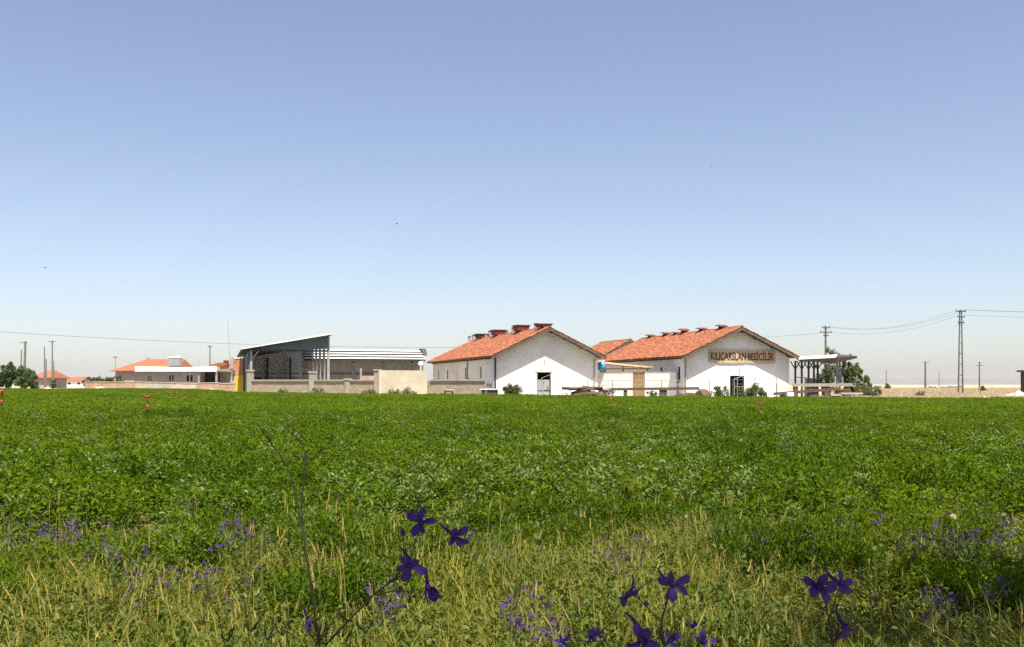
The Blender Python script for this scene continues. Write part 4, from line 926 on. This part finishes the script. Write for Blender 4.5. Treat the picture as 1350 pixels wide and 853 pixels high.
# ------------------------------------------------------------------ sprinklers in the field
def sprinkler(label, u, v_head, Y, rz):
    x = X(u, Y); gz = g(x, Y); H_ = Z(v_head, Y) - gz
    r_ = empty('sprinkler', (x, Y, gz), rz, label, 'sprinkler')
    r_.scale = (.8, .8, 1)
    MB().tube([(0, 0, 0), (0, 0, H_ - .22)], .014, 8).build('riser', M['black'], r_)
    MB().lathe([(.02, 0), (.045, .02), (.05, .09), (.03, .12)], (0, 0, H_ - .33), 10).build('coupling', M['sprk'], r_)
    hd = MB().lathe([(.02, 0), (.035, .03), (.035, .1), (.045, .12), (.03, .15)], (0, 0, H_ - .16), 10).build('head', M['sprk'], r_)
    MB().tube([(0, 0, H_ - .06), (.06, 0, H_ - .02), (.13, 0, H_ + .03)], [.026, .022, .018], 8).build('nozzle', M['sprk'], hd)
    MB().tube([(0, 0, H_ - .06), (-.06, 0, H_ - .03), (-.12, 0, H_ + .015)], [.022, .02, .03], 8).build('arm', M['sprk'], hd)
    MB().box(-.155, -.115, -.03, .03, H_ - .01, H_ + .05).build('counterweight', M['sprk'], hd)
for u, v, Y, rz, lab in ((194.5, 521, 21.5, .2, 'orange plastic sprinkler standing tallest in the crop before the farmhouse'),
                         (223.5, 517, 40, .5, 'far orange sprinkler, farthest from the yellow bin of three by the farmhouse wall'), (232, 517.5, 52, 1.2, 'far orange sprinkler, smallest and middle of three by the farmhouse wall'),
                         (244, 516.5, 42, -.4, 'far orange sprinkler, closest to the yellow bin of three by the farmhouse wall'),
                         (804.5, 524.5, 36, .9, 'orange sprinkler in the crop before the brush heap'), (1003, 531, 24, -.3, 'orange plastic sprinkler in the crop before the bushes'),
                         (2, 516, 24, -.9, 'orange sprinkler arm in the crop before the dark field tree'), (747.5, 518.5, 52, .3, 'orange sprinkler in front of the grey barn door'),
                         (650, 519.5, 58, .6, 'orange sprinkler in front of the dark box trough'), (583, 518.5, 60, .6, 'orange sprinkler in front of the shallow white tub')):
    sprinkler(lab, u, v, Y, rz)

# ------------------------------------------------------------------ larkspur close to the camera
def petal_mesh(l_, w_, cup=.15):
    b = MB(); prof = ((0, .14), (.2, .5), (.5, .95), (.75, 1), (.92, .6), (1, .12))
    for t, k in prof:
        z = cup * l_ * math.sin(t * math.pi) ; b.v += [(t * l_, -k * w_ / 2, z + .1 * w_ * k), (t * l_, 0, z), (t * l_, k * w_ / 2, z + .1 * w_ * k)]
    for i in range(len(prof) - 1):
        a = i * 3; b.f += [(a, a+1, a+4, a+3), (a+1, a+2, a+5, a+4)]
    me = b.mesh('petal', M['petal'], True); return me
PET = petal_mesh(.0225, .0118)
def flower(parent, p, face, size=1.0, roll=0, openness=.35, mat_=None):
    """a larkspur flower: five petals round a small centre, with a spur behind"""
    face = Vector(face).normalized(); q_ = face.to_track_quat('Z', 'Y') @ Quaternion((0, 0, 1), roll)
    c = MB().lathe([(.001, -.004), (.004, -.002), (.005, .002), (.003, .005), (.001, .007)], sides=7)
    c.tube([(0, 0, -.002), (0, .006, -.012), (0, .014, -.018), (0, .022, -.019)], [.003, .0024, .0016, .0006], 5)
    o = c.build('flower', M['petal'], parent, True); o.location = p; o.rotation_mode = 'QUATERNION'; o.rotation_quaternion = q_; o.scale = (size,) * 3
    rr = random.Random(int(abs(p[0]) * 9999 + abs(p[2]) * 777))
    for k in range(5):
        pe = bpy.data.objects.new('petal', PET); COL.objects.link(pe); pe.parent = o
        pe.rotation_euler = (rr.uniform(-.7, .7), -openness * rr.uniform(.2, 1.8) - rr.uniform(-.15, .35), 2 * math.pi * k / 5 + rr.uniform(-.33, .33)); s = rr.uniform(.72, 1.12); pe.scale = (s, s * rr.uniform(.8, 1.05), s)
    return o
YN = 1.35
def near_plant(label, base_u, segs, flowers, buds=(), Y=YN, fronds=(), name='larkspur', mat_s='stem', cat='flower'):
    base = Vector((X(base_u, Y), Y, g(X(base_u, Y), Y)))
    r_ = empty(name, base, 0, label, cat)
    w_ = lambda u, v, dy=0: pt(u, v, Y + dy) - base
    b = MB()
    for s in segs:
        pts = [w_(*s_[:2], s_[2] if len(s_) > 2 else 0) if not isinstance(s_, Vector) else s_ for s_ in s[1:]]; b.tube(pts, [s[0] * .75 * (1 - .45 * k / (len(pts) - 1)) for k in range(len(pts))], 5)
    b.build('stem', M[mat_s], r_)
    for u, v, face, sz_, roll, op, *dy in flowers:
        flower(r_, w_(u, v, dy[0] if dy else 0), face, sz_, roll, op)
    for u, v, l_ in buds:
        p = w_(u, v); MB().lathe([(.001, 0), (.0035, l_ * .3), (.0035, l_ * .6), (.001, l_)], p, 6).build('bud', M['petal'], r_)
    rr = random.Random(int(base_u))
    if fronds:
        b = MB()
        for u, v, n, l_ in fronds:
            p = w_(u, v)
            for k in range(n):
                a = rr.uniform(0, 6.28); d_ = Vector((math.cos(a), math.sin(a) * .6, rr.uniform(.5, 1.8))).normalized(); L_ = l_ * rr.uniform(.5, 1)
                mid = p + d_ * L_ * .6; b.tube([p, mid, p + d_ * L_ + Vector((0, 0, .1 * L_))], [.0011, .0009, .0004], 3, False)
                for s in range(3):
                    d2 = (d_ + rvec(rr) * .6).normalized(); b.tube([mid.lerp(p, .25 * s), mid.lerp(p, .25 * s) + d2 * L_ * .4], [.0009, .0003], 3, False)
        b.build('foliage', M[mat_s], r_)
    return r_
G0 = lambda u, v=900: [(u, v)]
near_plant('tall bare dark stem with forked top and one low violet flower', 424,
           [(.0026, Vector((0, 0, 0)), (421, 853), (410, 775), (399, 695), (397, 665), (403, 612)), (.0016, (397, 690), (391, 655), (378, 612), (358, 585), (338, 558)), (.0014, (403, 614), (420, 596), (437, 582)),
            (.0014, (403, 612), (402, 596), (395, 580), (378, 565)), (.0010, (437, 582), (440, 562)), (.0010, (378, 612), (390, 596)), (.0010, (403, 612), (404, 590)), (.0010, (385, 575), (387, 552)), (.0012, (410, 768), (422, 763), (432, 760)), (.0013, (418, 840), (409, 830), (406, 822)), (.0010, (397, 665), (410, 640), (416, 625)), (.0009, (358, 585), (352, 570), (345, 566)), (.0009, (420, 596), (432, 590), (446, 586)), (.0009, (395, 580), (398, 566)), (.0010, (414, 800), (430, 780), (440, 768)), (.0010, (417, 825), (400, 800), (396, 790))],
           [(406, 819, (.3, -.5, -.5), .75, .4, 1.0)], [], fronds=[(404, 610, 3, .015), (418, 850, 5, .04)])
near_plant('branching larkspur with four dark violet flowers on thin stems', 380,
           [(.0024, Vector((0, 0, 0)), (405, 880), (440, 838), (492, 785), (520, 762), (534, 746)), (.0014, (492, 785), (520, 779), (545, 779), (562, 774)), (.0014, (508, 772), (540, 752), (570, 722), (597, 708)), (.0013, (540, 742), (546, 718), (552, 700)),
            (.0011, (534, 740), (532, 718), (531, 708)), (.0010, (562, 770), (561, 752)), (.0009, (594, 704), (582, 678)), (.0009, (548, 682), (540, 670))],
           [(555, 689, (.1, -.95, .25), 1.05, .3, .1), (598, 706, (.55, -.55, -.35), 1.0, 1.0, .75), (540, 743, (-.1, -.85, -.25), 1.12, .9, .25), (564, 773, (.25, -.45, -.75), 1.0, .2, 1.15)],
           [(531, 708, .012)], fronds=[(430, 850, 4, .04), (462, 820, 3, .03)])
near_plant('dark larkspur with two open violet flowers above a larger third', 885,
           [(.0026, Vector((0, 0, 0)), (876, 853), (874, 835), (872, 818), (879, 795), (883, 775)), (.0016, (872, 820), (858, 806), (843, 790), (834, 784)), (.0012, (874, 800), (880, 790), (888, 774)), (.0012, (876, 842), (868, 840), (855, 838)), (.0011, (840, 780), (852, 769), (865, 763)), (.0010, (838, 782), (848, 768), (853, 765)), (.0010, (875, 845), (880, 835), (880, 831))],
           [(829, 783, (-.5, -.6, -.1), 1.0, .2, .85), (886, 770, (.15, -.9, .2), 1.22, .5, .15), (848, 842, (-.15, -.8, -.35), 1.55, .9, .45)],
           [(852, 800, .009), (881, 790, .012)], fronds=[(877, 852, 8, .035)])
near_plant('larkspur with three deep violet flowers in a loose triangle', 1100,
           [(.0022, Vector((0, 0, 0)), (1098, 853), (1095, 825), (1088, 795), (1080, 776)), (.0013, (1094, 812), (1102, 790), (1107, 770)), (.0012, (1098, 840), (1105, 832), (1111, 825)), (.0009, (1108, 812), (1105, 802))],
           [(1078, 773, (-.1, -.9, .1), 1.1, 1.2, .35), (1107, 768, (.25, -.8, .1), 1.1, .4, .4), (1112, 824, (.35, -.6, -.35), 1.0, .2, .7)], fronds=[(1098, 850, 10, .04)])
near_plant('small dark larkspur spray with narrow pointed flowers beside the larger dark larkspur', 800,
           [(.0018, Vector((0, 0, 0)), (808, 870), (798, 842), (788, 836)), (.0012, (798, 845), (775, 846), (760, 850)), (.0010, (780, 846), (745, 843)), (.0008, (792, 832), (812, 806), (822, 792))],
           [(786, 836, (.2, -.9, .0), .62, .3, .1), (778, 839, (-.2, -.8, .3), .5, .8, .1), (742, 845, (-.1, -.9, .2), .62, .8, .3)])
near_plant('brighter violet larkspur with three flowers beside the dark larger ones', 905,
           [(.0022, Vector((0, 0, 0)), (908, 900), (905, 865), (912, 828)), (.0014, (905, 868), (928, 848)), (.0014, (905, 870), (886, 845))],
           [(913, 825, (.2, -.8, .3), .95, .3, .8), (927, 847, (.3, -.7, .3), 1.15, .1, .5), (884, 845, (-.2, -.8, .3), 1.1, .6, .5)], Y=2.0, mat_s='gstem', fronds=[(905, 862, 10, .05)])
for i, (u, v) in enumerate(((300, 850), (330, 838), (352, 848), (455, 850), (482, 838), (372, 842))):
    near_plant('dark feathery stalk without flowers at the foot of the tall stem', u, [(.0014, Vector((0, 0, 0)), (u + 3, 880), (u + (-14, -8, 9, 12, -6, 10)[i], v - 45)), (.0009, (u + 2, 870), (u + (12, 14, -10, -12, 10, -9)[i], v - 25))],
               [], fronds=[(u, v - 4, 3, .03)], name='feathery_weed', cat='weed')['group'] = 'feathery stalks below the tall stem'
# ------------------------------------------------------------------ small purple larkspur in the meadow
def small_larkspur(seed, h, n):
    rr = random.Random(seed); r_ = empty('purple_larkspur', (0, 0, 0), 0, 'x', 'flower', 'purple flower spikes in the meadow grass')
    bm_ = MB().tube([(0, 0, -.02), (.01, 0, h * .5), (.0, 0, h * .8)], [.0025, .002, .001], 4)
    for k in range(n):
        a = k * 2.4 + rr.uniform(-.5, .5); z = h * rr.uniform(.72, 1.05); rd = rr.uniform(.01, .055); tip = Vector((math.cos(a) * rd, math.sin(a) * rd, z))
        bm_.tube([(.003, 0, h * rr.uniform(.5, .75)), tip * .6 + Vector((0, 0, h * .25)), tip], [.0012, .0009, .0006], 3, False)
        b = MB(); sz_ = rr.uniform(.008, .015)
        for j in range(5):
            t = 2 * math.pi * j / 5 + a; d_ = Vector((math.cos(t), math.sin(t), rr.uniform(-.1, .8))); oval_leaf(b, Vector((0, 0, 0)), d_, Vector((0, 0, 1)), sz_ * rr.uniform(.7, 1.1), sz_ * .6)
        o = b.build('blossom', M['petalp'], r_); o.location = tip; o.rotation_euler = (rr.uniform(-1.2, 1.2), rr.uniform(-1.2, 1.2), 0)
    bm_.build('stem', M['gstem'], r_)
    return r_
prot = [small_larkspur(400 + i, .30 + .05 * i, 12 + 3 * i) for i in range(3)]
spots = []
def cluster(u, v, n, su, sv, lab):
    rr = random.Random(int(u + v))
    for _ in range(n): spots.append((u + rr.gauss(0, su), v + rr.gauss(0, sv), lab))
for c in ((80, 705, 14, 34, 11, 'purple flower spike among the straw-coloured grass before the two field trees'), (150, 720, 8, 34, 14, 'purple flower spike among the straw-coloured grass before the two field trees'), (325, 700, 13, 36, 14, 'purple flower spike in the meadow left of the tall bare stem'),
          (245, 672, 3, 8, 4, 'purple flower spike in the meadow left of the tall bare stem'), (150, 775, 4, 60, 20, 'purple flower spike among the straw-coloured grass before the two field trees'), (280, 780, 4, 35, 20, 'purple flower spike in the meadow left of the tall bare stem'),
          (515, 800, 4, 6, 8, 'magenta-purple spike close below the four dark violet flowers'), (690, 812, 7, 12, 9, 'magenta-purple spike left of the small dark larkspur spray'), (730, 835, 3, 6, 4, 'magenta-purple spike left of the small dark larkspur spray'), (640, 720, 4, 25, 10, 'pale purple spike in the grass right of the four dark flowers'),
          (820, 735, 5, 40, 14, 'pale purple spike in the grass right of the four dark flowers'), (1000, 725, 4, 25, 12, 'violet spike in the grass above the loose triangle of flowers'), (1150, 705, 8, 40, 10, 'violet spike scattered in the dry meadow above the leaf shade'), (1290, 690, 7, 28, 9, 'violet spike scattered in the dry meadow above the leaf shade'), (1270, 722, 16, 52, 16, 'violet spike scattered in the dry meadow above the leaf shade'), (1250, 790, 5, 25, 10, 'violet spike scattered in the dry meadow above the leaf shade'),
          (1035, 640, 2, 15, 4, 'violet spike in the grass above the loose triangle of flowers')): cluster(*c)
for i, (u, v, lab) in enumerate(spots):
    o = prot[i] if i < 3 else copy_tree(prot[i % 3])
    h = (.30, .35, .40)[i % 3] * .85
    Yp = max(2.9, (CZ - h) * F / max(60, v - HZ)); x = X(u, Yp); s = rnd.uniform(.85, 1.15)
    o.location = (x, Yp, g(x, Yp)); o.rotation_euler = (rnd.uniform(-.15, .15), rnd.uniform(-.15, .15), rnd.uniform(0, 6.28)); o.scale = (s * 1.15, s * 1.15, s); o['label'] = lab
    o['group'] = 'clump of ' + lab.replace('spike ', 'spikes ', 1)
# wild barley with pale ears
def barley(seed):
    rr = random.Random(seed); r_ = empty('wild_barley', (0, 0, 0), 0, 'x', 'grass'); h = .40; d_ = Vector((rr.uniform(-.3, .3), rr.uniform(-.1, .1), 1))
    MB().tube([(0, 0, -.02), (d_.x * .2 * h, 0, h * .5), (d_.x * .6 * h, 0, h)], [.002, .0017, .0012], 4).build('stalk', M['straw'], r_)
    b = MB(); ear(b, rr, Vector((d_.x * .6 * h, 0, h)), d_ + Vector((d_.x * 2, 0, 0)), .065); b.build('ear', M['straw'], r_)
    b = MB(); blade(b, rr, 0, 0, .2, .006, .7, rr.uniform(0, 6)); b.build('leaf', M['grass'], r_); return r_
bp = [barley(500 + i) for i in range(4)]
bs_ = [(180, 750), (75, 700), (65, 660), (30, 770), (20, 790), (66, 785), (78, 665), (62, 770), (145, 820), (160, 830), (345, 730), (352, 722), (285, 640), (262, 655), (250, 770), (320, 745), (430, 740), (460, 760), (610, 770), (745, 815), (770, 825), (655, 690), (660, 676), (770, 760), (905, 808), (640, 680), (1262, 690), (990, 770), (1035, 695), (235, 815), (208, 800), (120, 760)]
for i, (u, v) in enumerate(bs_):
    o = bp[i] if i < 4 else copy_tree(bp[i % 4]); Yp = max(2.8, (CZ - .43) * F / (v - HZ)); x = X(u, Yp); s = rnd.uniform(.9, 1.2)
    o.location = (x, Yp, g(x, Yp)); o.rotation_euler = (0, 0, rnd.choice((0, math.pi)) + rnd.uniform(-.5, .5)); o.scale = (s,) * 3
    side = u < 400
    o['label'] = 'pale ripe barley ear in the meadow left of the tall bare stem' if side else 'pale ripe barley ear in the meadow right of the tall bare stem'; o['group'] = 'ripe barley ears ' + ('left' if side else 'right') + ' of the tall stem'
# seed heads
for u, v, lab in ((1257, 682, 'round cream seed head in the dry meadow among violet spikes'), (905, 682, 'small white seed head on a thin pale stalk'), (1153, 725, 'small cream seed head above the loose triangle of flowers')):
    Yp = (CZ - .42) * F / (v - HZ); x = X(u, Yp); r_ = empty('seed_head', (x, Yp, g(x, Yp)), 0, lab, 'seed head')
    MB().tube([(0, 0, 0), (.01, 0, .2), (0, 0, .41)], [.0025, .002, .0015], 4).build('stalk', M['straw'], r_)
    rr = random.Random(int(u)); b = MB(); rad = .026 if u > 1200 else .014
    for _ in range(260):
        d_ = rvec(rr); s = d_.cross(rvec(rr)).normalized() * .0012; b.add([Vector((0, 0, .425)) + s, Vector((0, 0, .425)) - s, Vector((0, 0, .425)) + d_ * rad * rr.uniform(.7, 1)], [(0, 1, 2)])
    b.build('fluff', M['fluff'], r_)
# broad-leaved weeds
def broad_weed(seed, n, ls):
    rr = random.Random(seed); r_ = empty('broadleaf_weed', (0, 0, 0), 0, 'x', 'weed')
    MB().tube([(0, 0, -.02), (0.01, 0, .26)], [.005, .003], 5).build('stem', M['gstem'], r_)
    for k in range(n):
        a = k * 2.4 + rr.uniform(-.4, .4); d_ = Vector((math.cos(a), math.sin(a), rr.uniform(.1, .8))); b = MB()
        p = Vector((.005, 0, .1 + .18 * k / n)); b.tube([p, p + d_ * ls * .4], [.002, .0015], 3); oval_leaf(b, p + d_ * ls * .35, d_, Vector((rr.uniform(-.4, .4), rr.uniform(-.6, 0), 1)), ls, ls * .75, .15)
        b.build('leaf', M['weed'], r_)
    return r_
wp_ = [broad_weed(600 + i, 10 + 2 * i, .045 + .006 * i) for i in range(3)]
ws = [(310, 660), (430, 632), (455, 690), (540, 650), (730, 690), (715, 720), (880, 725), (700, 665), (1045, 700), (1010, 690), (1175, 765), (1150, 780), (1190, 800), (330, 665), (450, 665), (900, 690), (930, 700), (220, 800), (170, 805), (800, 640), (620, 640)]
for i, (u, v) in enumerate(ws):
    o = wp_[i] if i < 3 else copy_tree(wp_[i % 3]); Yp = max(3.0, (CZ - .28) * F / (v - HZ)); x = X(u, Yp); s = rnd.uniform(.8, 1.25)
    o.location = (x, Yp, g(x, Yp)); o.rotation_euler = (0, 0, rnd.uniform(0, 6.28)); o.scale = (s, s, s * 1.1); o['label'] = 'broad-leaved green weed standing in the meadow grass at the crop edge'; o['group'] = 'broad-leaved weeds at the crop edge'
# specks of birds far up
for i, (u, v, Y, s, lab) in enumerate(((523, 295, 90, .22, 'tiny dark bird in the sky above the block wall and barn'), (59.5, 353, 110, .24, 'tiny dark bird in the sky above the slim cottage poles'), (937.5, 220, 100, .14, 'tiny dark bird high in the sky above the name board'))):
    r_ = empty('bird', pt(u, v, Y), .4, lab, 'bird')
    MB().tube([(-s * .45, 0, 0), (-s * .2, 0, .0), (s * .2, 0, .0), (s * .5, 0, .0)], [s * .06, s * .18, s * .2, s * .04], 8).build('body', M['black'], r_, True)
    for sg in (-1, 1): MB().slab([(s * .2, sg * s * .1, .01), (s * .05, sg * s * .9, s * .25), (-s * .1, sg * s * .85, s * .24), (-s * .25, sg * s * .1, .01)], .012).build('wing', M['black'], r_)

# ------------------------------------------------------------------ haze
hz = MB().box(-5200, 5200, -80, 6700, -3, 60)
hm = bpy.data.materials.new('haze'); hm.use_nodes = True; n = hm.node_tree.nodes; n.clear()
pv = n.new('ShaderNodeVolumePrincipled'); pv.inputs['Color'].default_value = (.86, .90, .97, 1); pv.inputs['Density'].default_value = .00006; pv.inputs['Anisotropy'].default_value = .0
ou = n.new('ShaderNodeOutputMaterial'); hm.node_tree.links.new(pv.outputs[0], ou.inputs['Volume'])
tag(hz.build('haze', hm), 'thin pale haze in the air over the plain', None, None, 'stuff')
